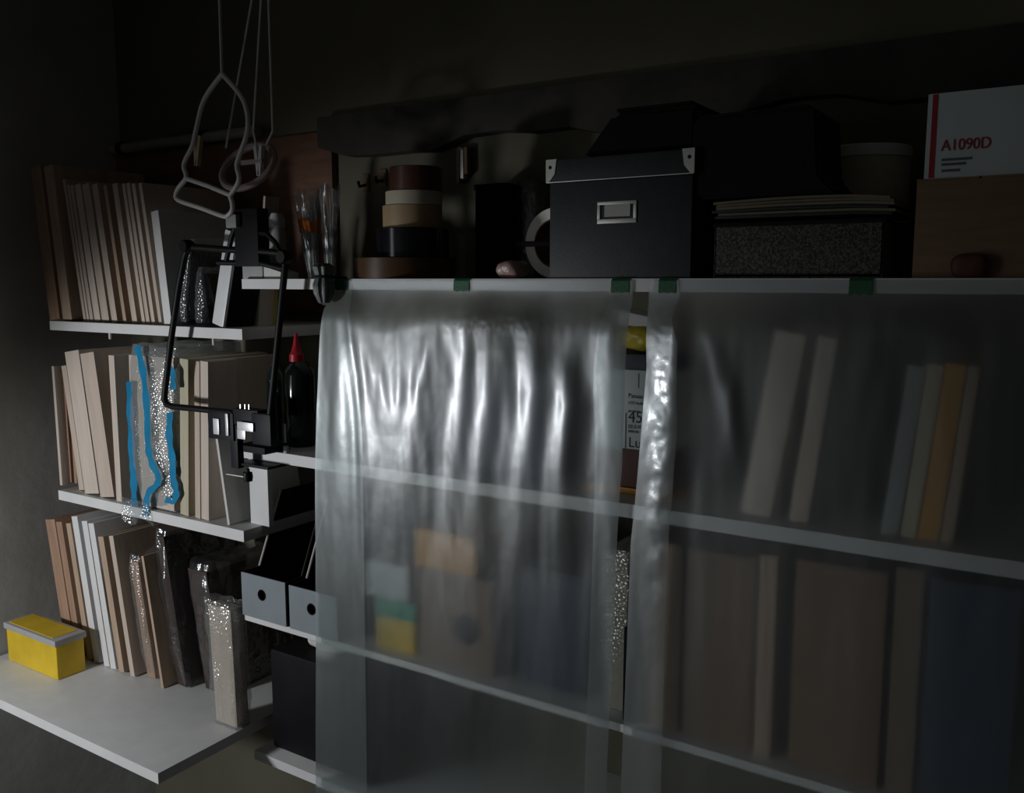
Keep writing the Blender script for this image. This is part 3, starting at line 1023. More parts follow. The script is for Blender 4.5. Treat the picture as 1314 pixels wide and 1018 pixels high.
# clear sleeves with brushes
def sleeve(xt0, xt1, yt, xb, yb_, Y, label, band, seed):
    q0, q1, qb = at(xt0, yt, Y), at(xt1, yt, Y), at(xb, yb_, Y)
    r1 = (q1.x - q0.x) * 0.5 * 0.85
    cx = (q0.x + q1.x) / 2
    base = Vector((qb.x, Y, ZT + 0.0005))
    t = thing('brush_sleeve', label, 'sleeve', base)
    H = q0.z - ZT
    mb = MB()

    def fn(u, v):
        a = 2 * math.pi * u
        r = 0.009 + (r1 - 0.009) * v ** 1.1
        r *= 1 + 0.12 * math.sin(5 * a + seed) * v + 0.06 * math.sin(9 * a + 2 * v * 6)
        return Vector((base.x + (cx - base.x) * v + r * math.cos(a), Y + r * math.sin(a), base.z + H * v + 0.006 * math.sin(3 * a) * v))
    mb.grid(fn, 48, 24)
    obj('film_cone', mb, 'sleeve_film', t)
    for k in range(3):
        dx, dy = 0.006 * math.cos(k * 2.1), 0.006 * math.sin(k * 2.1)
        obj('handle', MB().tube([base + Vector((dx * 0.4, dy * 0.4, 0.001)), base + Vector((dx * 1.6 + (cx - base.x) * 0.8, dy * 1.6, H * 0.8))], 0.0028, 8),
            'steel_dull' if k else 'grey_plastic', t)
    if band:
        mb = MB()

        def fb(u, v):
            p = fn(u, 0.55 + 0.13 * v)
            c = Vector((base.x + (cx - base.x) * (0.55 + 0.13 * v), Y, p.z))
            return c + (p - c) * 1.04
        mb.grid(fb, 48, 3)
        obj('label_band', mb, 'orange_label', t)
    return t


sleeve(380, 407, 248, 402, 350, 0.045, 'clear plastic sleeve with an orange band on the top shelf', True, 1)
sleeve(412, 434, 240, 424, 350, 0.045, 'shiny clear plastic sleeve right of the orange banded one', False, 2)
# dark gathered pouch hanging at the shelf edge
q = at(416, 392, -0.024)
zt = ZA(338, q.x, -0.024)
Hh = zt - q.z
r = sz(13, q)
gp = thing('gathered_pouch', 'dark grey gathered pouch hooked over the top shelf edge', 'pouch', q)
obj('bag', MB().lathe(q, [(0, 0), (r * 0.5, 0.004), (r * 0.95, Hh * 0.3), (r, Hh * 0.5), (r * 0.75, Hh * 0.68), (r * 0.85, Hh * 0.8), (r * 1.0, Hh * 0.92), (r * 0.6, Hh), (0, Hh * 0.9)],
                      56, ridge=9, ridge_amp=0.10), 'rope_grey', gp)
obj('tie', MB().tube([(q.x + r * 0.8 * math.cos(k * math.pi / 12), q.y + r * 0.8 * math.sin(k * math.pi / 12), q.z + Hh * 0.68) for k in range(24)], 0.0025, 6, closed=True), 'black_cloth', gp)
obj('hook', MB().tube([(q.x, q.y, q.z + Hh * 0.68), (q.x, q.y + r * 0.7, ZT + 0.003), (q.x, 0.03, ZT + 0.0022)], 0.002, 6), 'black_metal', gp)


# ------------------------------------------------------------------ tape stack
def roll(pxl, pxr, yt, z0, Y, m, label, core='kraft_core', grp='stacked tape rolls', zt_=None, wall=0.32):
    pc = (pxl + pxr) / 2
    X = XA(pc, Y, z0 + 0.01)
    r = sz((pxr - pxl) / 2, (X, Y, z0)) * 0.985
    z1 = ZA(yt, X, Y - r) if zt_ is None else zt_
    t = thing('tape_roll', label, 'tape', (X, Y, z0), grp)
    ri = r * (1 - wall)
    obj('tape', MB().ring((X, Y, z0 + 0.0002), r, ri, z1 - z0 - 0.0004, 56), m, t)
    obj('core', MB().ring((X, Y, z0 + 0.0002), ri, ri * 0.93, z1 - z0 - 0.0004, 48), core, t)
    return z1


Yt = 0.085
z = ZT
z = roll(455, 585, 330, z, Yt, 'tape_brown', 'widest brown tape roll at the bottom of the stack')
z = roll(483, 577, 292, z, Yt, 'tape_black', 'glossy black tape roll in the middle of the stack')
z = roll(491, 568, 262, z, Yt, 'tape_tan', 'tan tape roll resting on the black roll')
z = roll(494.5, 568, 243.5, z, Yt, 'tape_cream', 'narrow cream tape roll under the topmost dark one')
z = roll(500, 568, 212, z, Yt, 'tape_brown_dark', 'dark brown tape roll on top of the stack')
yq = 0.2
x = XA(590, yq, ZT + 0.05)
r = sz(12, (x, yq, ZT))
tag(obj('thread_spool', MB().lathe((x, yq, ZT + 0.0003), [(0, 0), (r, 0), (r, 0.004), (r * 0.8, 0.007), (r * 0.8, 0.045), (r, 0.05), (r, ZA(302, x, yq) - ZT), (r * 0.7, ZA(302, x, yq) - ZT), (0, ZA(302, x, yq) - ZT)], 28), 'grey_plastic'),
    'small grey spool standing behind the tape stack', 'spool')
x0, x1 = XA(610, 0.22, ZT + 0.05), XA(648, 0.22, ZT + 0.05)
db = thing('dark_box', 'dark box in the shade between tape stack and white ring', 'box', ((x0 + x1) / 2, 0.25, ZT))
obj('body', MB().box(x0, x1, 0.22, 0.28, ZT + 0.0003, ZA(245, x0, 0.22), 0.002), 'dark_indigo', db)
obj('lid', MB().box(x0 - 0.002, x1 + 0.002, 0.218, 0.282, ZA(245, x0, 0.22), ZA(237, x0, 0.22), 0.002), 'black_board', db)

# pink packet, white ring, plastic bag
q = at(658, 345, 0.035)
tag(obj('pink_packet', MB().soft((q.x, 0.035, ZT + 0.0135), (sz(21, q), 0.026, 0.0145), 2.6, 0.12, 6, 4, flatz=0.92), 'skin_pink'),
    'small pinkish white packet before the white tape ring', 'packet')
yr = 0.215
x = XA(717, yr, ZT + 0.05)
r = sz(45, (x, yr, ZT + 0.05))
wr = thing('tape_ring', 'white tape roll standing upright, half behind the black lidded box', 'tape', (x, yr, ZT))
MX = Matrix.Rotation(math.pi / 2, 4, 'X')
obj('tape', MB().ring((x, yr + 0.012, ZT + r + 0.0003), r, r * 0.70, 0.024, 64, M=MX), 'tape_white', wr)
obj('core', MB().ring((x, yr + 0.0125, ZT + r + 0.0003), r * 0.70, r * 0.66, 0.025, 64, M=MX), 'kraft_core', wr)
q = at(690, 313, yr - 0.014)
obj('strap', MB().box(at(667, 313, yr).x, at(712, 313, yr).x, yr - 0.018, yr - 0.0125, q.z - 0.0045, q.z + 0.0045, 0.001), 'black_metal', wr)
q = at(681, 270, 0.262)
tag(obj('plastic_bag', MB().soft((q.x, 0.262, (ZT + ZA(222, q.x, 0.26)) / 2), (sz(24, q), 0.024, (ZA(222, q.x, 0.26) - ZT) / 2), 2.4, 0.10, 5, 6), 'bag_film'),
    'thin grey plastic bag behind the white tape ring', 'bag')

# ------------------------------------------------------------------ black lidded box
yb = 0.006
x0, x1 = at(705.5, 300, yb).x, at(887, 300, yb).x
zl = ZA(236, x0, yb)
zl2 = ZA(206, x0, yb - 0.004)
D = 0.18
bb = thing('storage_box', 'black lidded card box with metal corners and label holder', 'box', ((x0 + x1) / 2, yb + D / 2, ZT))
obj('body', MB().box(x0, x1, yb, yb + D, ZT + 0.0003, zl, 0.0012), 'black_card', bb)
lid = obj('lid', MB().box(x0 - 0.003, x1 + 0.003, yb - 0.004, yb + D + 0.003, zl, zl2, 0.0015), 'black_card', bb)
obj('lid_seam', MB().tube([(x0 - 0.0025, yb - 0.0042, zl + 0.0012), (x1 + 0.0025, yb - 0.0042, zl + 0.0012)], 0.0011, 6), 'steel_dull', lid)
for sx, xx in ((1, x0 - 0.003), (-1, x1 + 0.003)):
    cmb = MB().prism_xz([(xx - sx * 0.0008, zl + 0.001), (xx - sx * 0.0008, zl2 + 0.0008), (xx + sx * 0.016, zl2 + 0.0008), (xx + sx * 0.013, zl + 0.012), (xx + sx * 0.004, zl + 0.001)],
                        yb - 0.0052, yb - 0.0035)
    cmb.box(min(xx, xx - sx * 0.001), max(xx, xx - sx * 0.001), yb - 0.005, yb + 0.014, zl + 0.004, zl2 + 0.0005)
    cp = obj('metal_corner', cmb, 'steel_dull', lid)
    obj('rivet', MB().lathe((xx + sx * 0.006, yb - 0.0052, zl2 - 0.010), [(0, 0), (0.0026, 0), (0.002, 0.0012), (0, 0.0016)], 12, M=Matrix.Rotation(math.pi / 2, 4, 'X')), 'black_metal', lid)
# label holder frame + card
q0, q1 = at(767, 287.5, yb), at(817.5, 258, yb)
lx0, lx1, lz0, lz1 = q0.x, q1.x, ZA(287.5, q0.x, yb), ZA(259.5, q0.x, yb)
fr = MB()
t_ = 0.0042
fr.box(lx0, lx1, yb - 0.002, yb - 0.0002, lz1 - t_, lz1, 0.0004).box(lx0, lx1, yb - 0.002, yb - 0.0002, lz0, lz0 + t_ * 1.4, 0.0004)
fr.box(lx0, lx0 + t_, yb - 0.002, yb - 0.0002, lz0 + t_ * 1.4, lz1 - t_, 0.0002).box(lx1 - t_, lx1, yb - 0.002, yb - 0.0002, lz0 + t_ * 1.4, lz1 - t_, 0.0002)
lh = obj('label_holder', fr, 'steel_dull', bb)
obj('label_card', MB().box(lx0 + 0.0105, lx1 - 0.0095, yb - 0.0012, yb - 0.0001, lz0 + 0.0088, lz1 - 0.003), 'paper', lh)

# black bags on top
x0b, x1b = at(748, 205, 0.03).x, at(898, 205, 0.03).x
bc = thing('black_bag', 'black fabric bag lying on the black lidded box', 'bag', ((x0b + x1b) / 2, 0.08, zl2))
zz = ZA(150, x0b, 0.03)
mb = MB().prism_xz([(x0b, zl2 + 0.0005), (x1b, zl2 + 0.0005), (x1b, zz), (x0b + 0.05, zz), (x0b + 0.035, zl2 + (zz - zl2) * 0.72)], 0.02, 0.15)
bmesh.ops.bevel(mb.bm, geom=mb.bm.edges[:], offset=0.008, segments=3, affect='EDGES')
obj('body', mb, 'black_cloth', bc)
obj('flap', MB().box(x0b + 0.055, x1b - 0.01, 0.022, 0.148, zz, zz + 0.004, 0.001), 'black_cloth', bc)

# ------------------------------------------------------------------ grey speckled basket, papers, bag
yg = 0.02
x0, x1 = at(916, 320, yg).x, at(1134, 320, yg).x
zg = ZA(286, (x0 + x1) / 2, yg)
gb = thing('felt_basket', 'grey speckled felt basket under the papers on the top shelf', 'basket', ((x0 + x1) / 2, yg + 0.07, ZT))
g = MB()
wt = 0.005
g.box(x0, x1, yg, yg + wt, ZT + 0.0003, zg, 0.002).box(x0, x1, yg + 0.14 - wt, yg + 0.14, ZT + 0.0003, zg, 0.002)
g.box(x0, x0 + wt, yg, yg + 0.14, ZT + 0.0003, zg, 0.002).box(x1 - wt, x1, yg, yg + 0.14, ZT + 0.0003, zg, 0.002)
g.box(x0, x1, yg, yg + 0.14, ZT + 0.0003, ZT + 0.005)
obj('body', g, 'speckled_felt', gb)
obj('rim', MB().tube([(x0, yg, zg), (x1, yg, zg), (x1, yg + 0.14, zg), (x0, yg + 0.14, zg)], 0.003, 6, closed=True), 'black_cloth', gb)
px0, px1 = at(918, 270, yg - 0.005).x, at(1145, 270, yg - 0.005).x
zp0 = zg + 0.0035
for k in range(6):
    hh = 0.0032

    def fs(u, v, top, k=k):
        xx = px0 + (px1 - px0) * u + 0.004 * math.sin(k * 2.3)
        sag = 0.0035 * math.sin(math.pi * u) * (k / 6) - 0.004 * max(0, u - 0.8) * 2.5
        return Vector((xx, yg - 0.006 + 0.13 * v + 0.003 * math.sin(k * 1.7), zp0 + k * (hh + 0.0004) + (hh if top else 0) + sag + 0.004))
    mb = MB()
    nu, nv = 24, 2
    T = [[mb.bm.verts.new(fs(i / nu, j / nv, True)) for i in range(nu + 1)] for j in range(nv + 1)]
    B = [[mb.bm.verts.new(fs(i / nu, j / nv, False)) for i in range(nu + 1)] for j in range(nv + 1)]
    for j in range(nv):
        for i in range(nu):
            mb.bm.faces.new((T[j][i], T[j][i + 1], T[j + 1][i + 1], T[j + 1][i]))
            mb.bm.faces.new((B[j][i], B[j + 1][i], B[j + 1][i + 1], B[j][i + 1]))
    for i in range(nu):
        mb.bm.faces.new((T[0][i], B[0][i], B[0][i + 1], T[0][i + 1]))
        mb.bm.faces.new((T[nv][i], T[nv][i + 1], B[nv][i + 1], B[nv][i]))
    for j in range(nv):
        mb.bm.faces.new((T[j][0], T[j + 1][0], B[j + 1][0], B[j][0]))
        mb.bm.faces.new((T[j][nu], B[j][nu], B[j + 1][nu], T[j + 1][nu]))
    bmesh.ops.recalc_face_normals(mb.bm, faces=mb.bm.faces[:])
    m_ = ['black_card', 'paper_dim', 'black_card', 'paper_dim', 'paper_dim', 'paper_dim'][k]
    tag(obj('paper_pad', mb, m_), ['lowest dark', 'second lowest yellowed', 'upper dark', 'third topmost yellowed', 'second topmost yellowed', 'topmost yellowed'][k] +
        ' pad of the paper stack on the felt basket', 'paper', 'paper stack on the felt basket')
zp1 = zp0 + 6 * (hh + 0.0004) + 0.0085
x0, x1 = at(893, 230, 0.03).x, at(1078, 250, 0.03).x
xs = at(1050, 215, 0.03).x
bg2 = thing('black_bag', 'wide black bag lying on the paper stack', 'bag', ((x0 + x1) / 2, 0.08, zp1))
zt = ZA(140, xs, 0.03)
zst = ZA(225, xs, 0.03)
mb = MB().prism_xz([(x0, zp1), (x1, zp1), (xs + 0.006, zst), (xs, zt), (x0, zt)], 0.012, 0.13)
bmesh.ops.bevel(mb.bm, geom=mb.bm.edges[:], offset=0.004, segments=2, affect='EDGES')
obj('body', mb, 'black_cloth', bg2)
obj('flap', MB().box(x0 + 0.01, xs - 0.01, 0.014, 0.128, zt, zt + 0.004, 0.001), 'black_cloth', bg2)

# round tin behind
yt_ = 0.225
x = XA(1105, yt_, ZT + 0.1)
r = sz(58, (x, yt_, ZT + 0.1))
r = min(r, 0.062)
zl_ = ZA(199, x, yt_ - r)
zt = ZA(186, x, yt_ - r)
tn = thing('round_tin', 'round beige lidded tin behind the black bag', 'tin', (x, yt_, ZT))
obj('body', MB().lathe((x, yt_, ZT + 0.0003), [(0, 0), (r * 0.97, 0), (r * 0.97, zl_ - ZT), (0, zl_ - ZT)], 48), 'paper_old', tn)
obj('lid', MB().lathe((x, yt_, zl_), [(0, 0), (r, 0), (r, zt - zl_), (r * 0.96, zt - zl_ + 0.002), (0, zt - zl_ + 0.002)], 48), 'tape_white', tn)

# cardboard box and white box at the right
yc = 0.02
x0, x1 = at(1173, 300, yc).x, at(1340, 300, yc).x
zc = ZA(233, x0, yc)
kb = thing('cardboard_box', 'brown cardboard box at the right end of the top shelf', 'box', ((x0 + x1) / 2, 0.1, ZT))
obj('body', MB().box(x0, x1, yc, 0.2, ZT + 0.0003, zc, 0.001), 'cardboard', kb)
obj('flap', MB().box(x0 - 0.0005, (x0 + x1) / 2 - 0.001, yc - 0.0005, 0.2, zc, zc + 0.002), 'cardboard', kb)
obj('flap', MB().box((x0 + x1) / 2 + 0.001, x1 + 0.0005, yc - 0.0005, 0.2, zc, zc + 0.002), 'cardboard', kb)
zc += 0.0025
x0, x1 = at(1186, 200, yc).x, at(1330, 200, yc).x
zt = ZA(120, x0, yc)
wb = thing('white_carton', 'white carton with red lettering on the cardboard box', 'carton', ((x0 + x1) / 2, 0.1, zc))
obj('body', MB().box(x0, x1, yc + 0.005, 0.17, zc, zt, 0.001), 'carton_white', wb)
xs0, xs1 = at(1192, 200, yc).x, at(1199, 200, yc).x
obj('red_stripe', MB().box(xs0, xs1, yc + 0.0044, yc + 0.0052, zc + 0.001, zt - 0.001), 'red_print', wb)
q = at(1207, 194, yc + 0.004)
text('A1090D', sz(20, q), 'red_print', wb, (q.x, q.y, q.z), sx=0.84)
for k, (n, yy) in enumerate((('||||| ||| ||||', 207), ('|||||||||||', 213), ('|||| |||||', 221))):
    q = at(1208, yy, yc + 0.004)
    obj('small_print', MB().box(q.x, q.x + 0.03 - 0.006 * k, q.y, q.y + 0.0006, q.z, q.z + 0.0028), 'grey_print', wb)
q = at(1243, 345, 0.008)
tag(obj('red_packet', MB().soft((q.x, 0.0095, ZT + 0.0135), (sz(22, q), 0.0085, 0.014), 3.0, 0.05, 6, 9, flatz=0.95), 'red_brown'),
    'dark red packet lying before the cardboard box', 'packet')

# small wall hooks behind the tapes
for (px, py, lab) in ((470, 238, 'left small dark hook on the wall above the brown tape'), (492, 232, 'right small dark hook on the wall above the brown tape')):
    q = at(px, py, BACK)
    t = thing('wall_hook', lab, 'hook', (q.x, BACK, q.z))
    obj('plate', MB().box(q.x - 0.010, q.x + 0.010, BACK - 0.004, BACK, q.z - 0.012, q.z + 0.022, 0.001), 'kraft_core', t)
    obj('peg', MB().tube([(q.x, BACK - 0.004, q.z), (q.x, BACK - 0.02, q.z - 0.004), (q.x, BACK - 0.024, q.z + 0.006)], 0.003, 8), 'black_metal', t)
q = at(600, 215, BACK)
t = thing('hanging_clip', 'dark bundle of clips hanging on the wall right of the tape stack', 'clip', (q.x, BACK, q.z))
obj('nail', MB().tube([(q.x, BACK, q.z + 0.03), (q.x, BACK - 0.025, q.z + 0.032)], 0.002, 6), 'steel', t)
for k in range(3):
    obj('clip_body', MB().box(q.x - 0.012 + k * 0.009, q.x - 0.005 + k * 0.009, BACK - 0.02, BACK - 0.006, q.z - 0.03 + k * 0.008, q.z + 0.034, 0.001), 'kraft_core' if k != 1 else 'steel_dull', t)

# ------------------------------------------------------------------ things behind the sheets
# stack in the gap
yg = 0.05
def gbox(xl, xr, yt, yb_, Y, D, m, name, label, cat, lidm=None):
    X0, X1 = at(xl, (yt + yb_) / 2, Y).x, at(xr, (yt + yb_) / 2, Y).x
    zt_ = ZA(yt, X0, Y)
    zb = ZA(yb_, X0, Y)
    t = thing(name, label, cat, ((X0 + X1) / 2, Y + D / 2, zb))
    return t, X0, X1, zb, zt_


X0, X1 = XA(768, yg, 1.3), XA(858, yg, 1.3)
z0 = ZM + 0.0003
xr_ = XA(812, yg, 1.3)
z1 = ZA(641, xr_, yg)
z1 = max(z1, z0 + 0.01)
z2 = ZA(627, xr_, yg)
z3 = ZA(577, xr_, yg)
z4 = ZA(475, xr_, yg)
z5 = ZA(455, xr_, yg)
tag(obj('wood_block', MB().box(X0 - 0.02, X1 + 0.01, yg, yg + 0.15, z0, z2, 0.001), 'orange_box'), 'orange brown wooden block lowest in the gap between the sheets', 'block')
tag(obj('brown_case', MB().box(X0 - 0.01, X1 + 0.005, yg + 0.003, yg + 0.14, z2 + 0.0003, z3, 0.003), 'red_brown'), 'dark red brown case under the lamp carton', 'case')
lc = thing('lamp_carton', 'white lamp carton printed with 45 seen between the sheets', 'carton', ((X0 + X1) / 2, yg + 0.06, z3))
obj('body', MB().box(X0, X1, yg, yg + 0.10, z3 + 0.0003, z4, 0.0008), 'carton_white', lc)
q = lambda px, py: at(px, py, yg - 0.0005)
def ctext(s, px, py, hpx, m='dark_print', sx=1.0):
    p = q(px, py)
    text(s, sz(hpx * 1.42, p), m, lc, (p.x, p.y, p.z), sx=sx)
ctext('Panasonic', 806, 510.5, 6, sx=0.95)
ctext('LED bulb', 806, 518.5, 4, 'grey_print')
ctext('50 / 60 Hz  100 V', 806, 529, 3.2, 'grey_print', 0.9)
ctext('45', 806, 541.5, 15, sx=0.95)
ctext('mA', 822, 541.5, 5, 'grey_print')
ctext('00 0.90', 806, 549.5, 5, 'grey_print', 0.9)
ctext('0000 00', 806, 555, 3.5, 'grey_print', 0.9)
ctext('Lumen', 806, 573.5, 13, sx=1.0)
for (a, b_, c, d) in ((819, 820, 479, 498), (819, 835, 498, 499), (802.5, 803.2, 530, 576)):
    pa, pb = q(a, c), q(b_, d)
    obj('printed_line', MB().box(pa.x, pb.x, pa.y, pa.y + 0.0004, pb.z, pa.z), 'grey_print', lc)
tag(obj('navy_box', MB().box(X0 + 0.004, X1 + 0.004, yg + 0.002, yg + 0.09, z4 + 0.0003, z5, 0.001), 'navy_box'), 'flat navy box on top of the lamp carton', 'box')
z6 = ZA(418, xr_, yg)
tag(obj('yellow_pouch', MB().soft((xr_ + 0.004, yg + 0.04, (z5 + z6) / 2 + 0.001), (0.036, 0.035, (z6 - z5) / 2), 2.6, 0.10, 6, 12, flatz=0.9), 'yellow_bag'),
    'yellow plastic pouch on the navy box between the sheets', 'pouch')
z7 = ZA(399, xr_, yg)
zq = z6 - 0.001
tag(obj('paper_wad', MB().prism_xz([(xr_ - 0.03, zq), (xr_ + 0.022, zq), (xr_ + 0.022, zq + 0.012), (xr_ - 0.03, z7)], yg + 0.01, yg + 0.07), 'paper'),
    'folded white paper on the yellow pouch between the sheets', 'paper')

# lower shelf: textured wrapped parcel in the lower gap
Yl = 0.03
X0, X1 = XA(776, Yl, 1.0), XA(806, Yl, 1.0)
wp = thing('wrapped_parcel', 'grey bubble wrapped parcel standing low between the sheets', 'parcel', ((X0 + X1) / 2, 0.09, ZF))
obj('board', MB().box(X0 + 0.004, X1 - 0.004, Yl + 0.004, Yl + 0.12, ZF + 0.001, ZA(708, X0, Yl), 0.002), 'paper_old', wp)
obj('wrapping', MB().box(X0, X1, Yl, Yl + 0.125, ZF + 0.0004, ZA(703, X0, Yl), 0.004), 'bubble_film', wp)
tag(obj('clip_block', MB().box(XA(799, Yl - 0.02, .95), XA(806, Yl - 0.02, .95), Yl - 0.018, Yl - 0.0005, ZF + 0.0003, ZA(800, X1, Yl), 0.001), 'black_board'),
    'small dark block before the grey wrapped parcel', 'block')

# behind sheet 1: white box, green lidded yellow box, kraft file, orange box
Y1 = 0.03
X0, X1 = XA(486, Y1, 0.9), XA(536, Y1, 0.9)
yb_ = thing('yellow_tub', 'yellow tub with a green lid behind the left sheet', 'tub', ((X0 + X1) / 2, 0.08, ZF))
zg = ZA(800, X1, Y1)
zg2 = ZA(776, X1, Y1)
obj('body', MB().box(X0 + 0.003, X1 - 0.003, Y1 + 0.002, Y1 + 0.11, ZF + 0.0003, zg, 0.003), 'yellow_box', yb_)
obj('lid', MB().box(X0, X1, Y1, Y1 + 0.112, zg, zg2, 0.002), 'green_lid', yb_)
X0w, X1w = XA(462, Y1, 1.0), XA(524, Y1, 1.0)
tag(obj('white_box', MB().box(X0w + 0.02, X1w, Y1 + 0.005, Y1 + 0.10, zg2 + 0.0003, ZA(729, X1w, Y1), 0.001), 'carton_white'), 'pale box on the green lid behind the left sheet', 'box')
X0, X1 = XA(541, Y1, 0.95), XA(636, Y1, 0.95)
zk = ZA(726, X0, Y1)
kf = thing('kraft_file', 'brown kraft file box with a dark round hole behind the left sheet', 'file', ((X0 + X1) / 2, 0.1, ZF))
obj('body', MB().box(X0, X1, Y1, Y1 + 0.2, ZF + 0.0003, zk, 0.001), 'kraft', kf)
q = at(603, 806, Y1)
obj('hole', MB().lathe((q.x, Y1 - 0.0004, q.z), [(0, -0.0004), (sz(20, q), -0.0004), (sz(20, q), 0.0004), (0, 0.0004)], 32, M=MX), 'hole_shade', kf)  # flat dark disc painted as the shade inside the opening
tag(obj('orange_box', MB().box(XA(535, Y1, 1.08), XA(612, Y1, 1.08), Y1 + 0.004, Y1 + 0.13, zk + 0.0003, ZA(678, X0, Y1), 0.002), 'orange_box'),
    'orange box on the kraft file behind the left sheet', 'box')
X0, X1 = XA(665, Y1, 0.95), XA(750, Y1, 0.95)
tag(obj('blue_case', MB().box(X0, X1, Y1 + 0.02, Y1 + 0.2, ZF + 0.0003, ZA(730, X0, Y1), 0.004), 'blue_dark'), 'dark blue case on the low shelf behind the left sheet', 'case')
X0, X1 = XA(470, 0.05, 1.3), XA(560, 0.05, 1.3)
tag(obj('dark_canister', MB().lathe(((X0 + X1) / 2, 0.13, ZM + 0.0003), [(0, 0), (0.058, 0), (0.06, 0.003), (0.06, 0.17), (0.055, 0.18), (0.03, 0.185), (0.03, 0.2), (0, 0.2)], 40), 'dark_indigo'),
    'dark canister on the middle shelf behind the left sheet', 'canister')
X0, X1 = XA(580, 0.05, 1.3), XA(700, 0.05, 1.3)
tag(obj('grey_case', MB().box(X0, X1, 0.06, 0.25, ZM + 0.0003, ZM + 0.17, 0.01), 'blue_dark'), 'dark blue grey case on the middle shelf behind the left sheet', 'case')

# behind sheet 2 on the middle shelf: leaning boards
G4 = 'boards behind the right sheet'
panel(952, 990, 996, 430, ZM, 0.03, 0.2, 'birch_pale', 'pale thick board leaning behind the right sheet, left of its pair', group=G4)
panel(1013, 1037, 1051, 434, ZM, 0.03, 0.2, 'birch', 'pale board leaning behind the right sheet, right of its pair', group=G4)
panel(1130, 1152, 1166, 470, ZM, 0.03, 0.2, 'grey_card', 'grey board beside the yellowish leaning boards', group=G4)
panel(1155, 1175, 1191, 468, ZM, 0.03, 0.2, 'birch_olive', 'yellowish olive board leaning behind the right sheet', group=G4)
panel(1178, 1204, 1214, 468, ZM, 0.03, 0.2, 'orange_box', 'orange yellow board leaning behind the right sheet', group=G4)
panel(1207, 1222, 1243, 470, ZM, 0.03, 0.2, 'birch_warm', 'brown board right of the orange yellow one behind the sheet', group=G4)
G5 = 'brown boxes behind the right sheet'
for i, (a, b_, yt, m, D, lab) in enumerate(((826, 874, 694, 'kraft', 0.2, 'narrow brown box at the left behind the right sheet'),
                                           (880, 968, 704, 'cardboard', 0.2, 'left wide cardboard box below the middle shelf'),
                                           (972, 994, 712, 'birch_warm', 0.16, 'slim tan box between the wide cardboard boxes'),
                                           (1017, 1132, 718, 'cardboard', 0.2, 'right wide cardboard box below the middle shelf'),
                                           (1142, 1178, 728, 'kraft', 0.2, 'narrow brown box right of the wide cardboard boxes'),
                                           (1186, 1300, 742, 'blue_dark', 0.2, 'dark blue box at the far right below the middle shelf'))):
    X0, X1 = XA(a, 0.03, 1.0), XA(b_, 0.03, 1.0)
    zt = ZA(yt, X0, 0.03)
    t = thing('carton_box', lab, 'box', ((X0 + X1) / 2, 0.13, ZF), G5)
    obj('body', MB().box(X0, X1, 0.03, 0.03 + D, ZF + 0.0003, zt, 0.0015), m, t)
    xm = (X0 + X1) / 2
    obj('flap', MB().box(X0, xm - 0.0006, 0.03, 0.03 + D, zt, zt + 0.002), m, t)
    obj('flap', MB().box(xm + 0.0006, X1, 0.03, 0.03 + D, zt, zt + 0.002), m, t)

# ------------------------------------------------------------------ plastic sheets
def interp(tab, y):
    ys = [t[0] for t in tab]
    return np.interp(y, ys, [t[1] for t in tab])


def ridge_field(PX, PY, ridges):
    Hh_ = np.zeros_like(PX)
    for rd in ridges:
        ys = [t[0] for t in rd]
        cx = np.interp(PY, ys, [t[1] for t in rd])
        am = np.interp(PY, ys, [t[2] for t in rd])
        sg = np.interp(PY, ys, [t[3] for t in rd])
        fade = 1 / (1 + np.exp(-(PY - ys[0] + 6) / 8.0))
        fade2 = 1 / (1 + np.exp((PY - ys[-1] - 10) / 12.0)) if ys[-1] < 840 else 1.0
        Hh_ += am * fade * fade2 * np.exp(-0.5 * ((PX - cx) / sg) ** 2)
    return Hh_ * 0.001


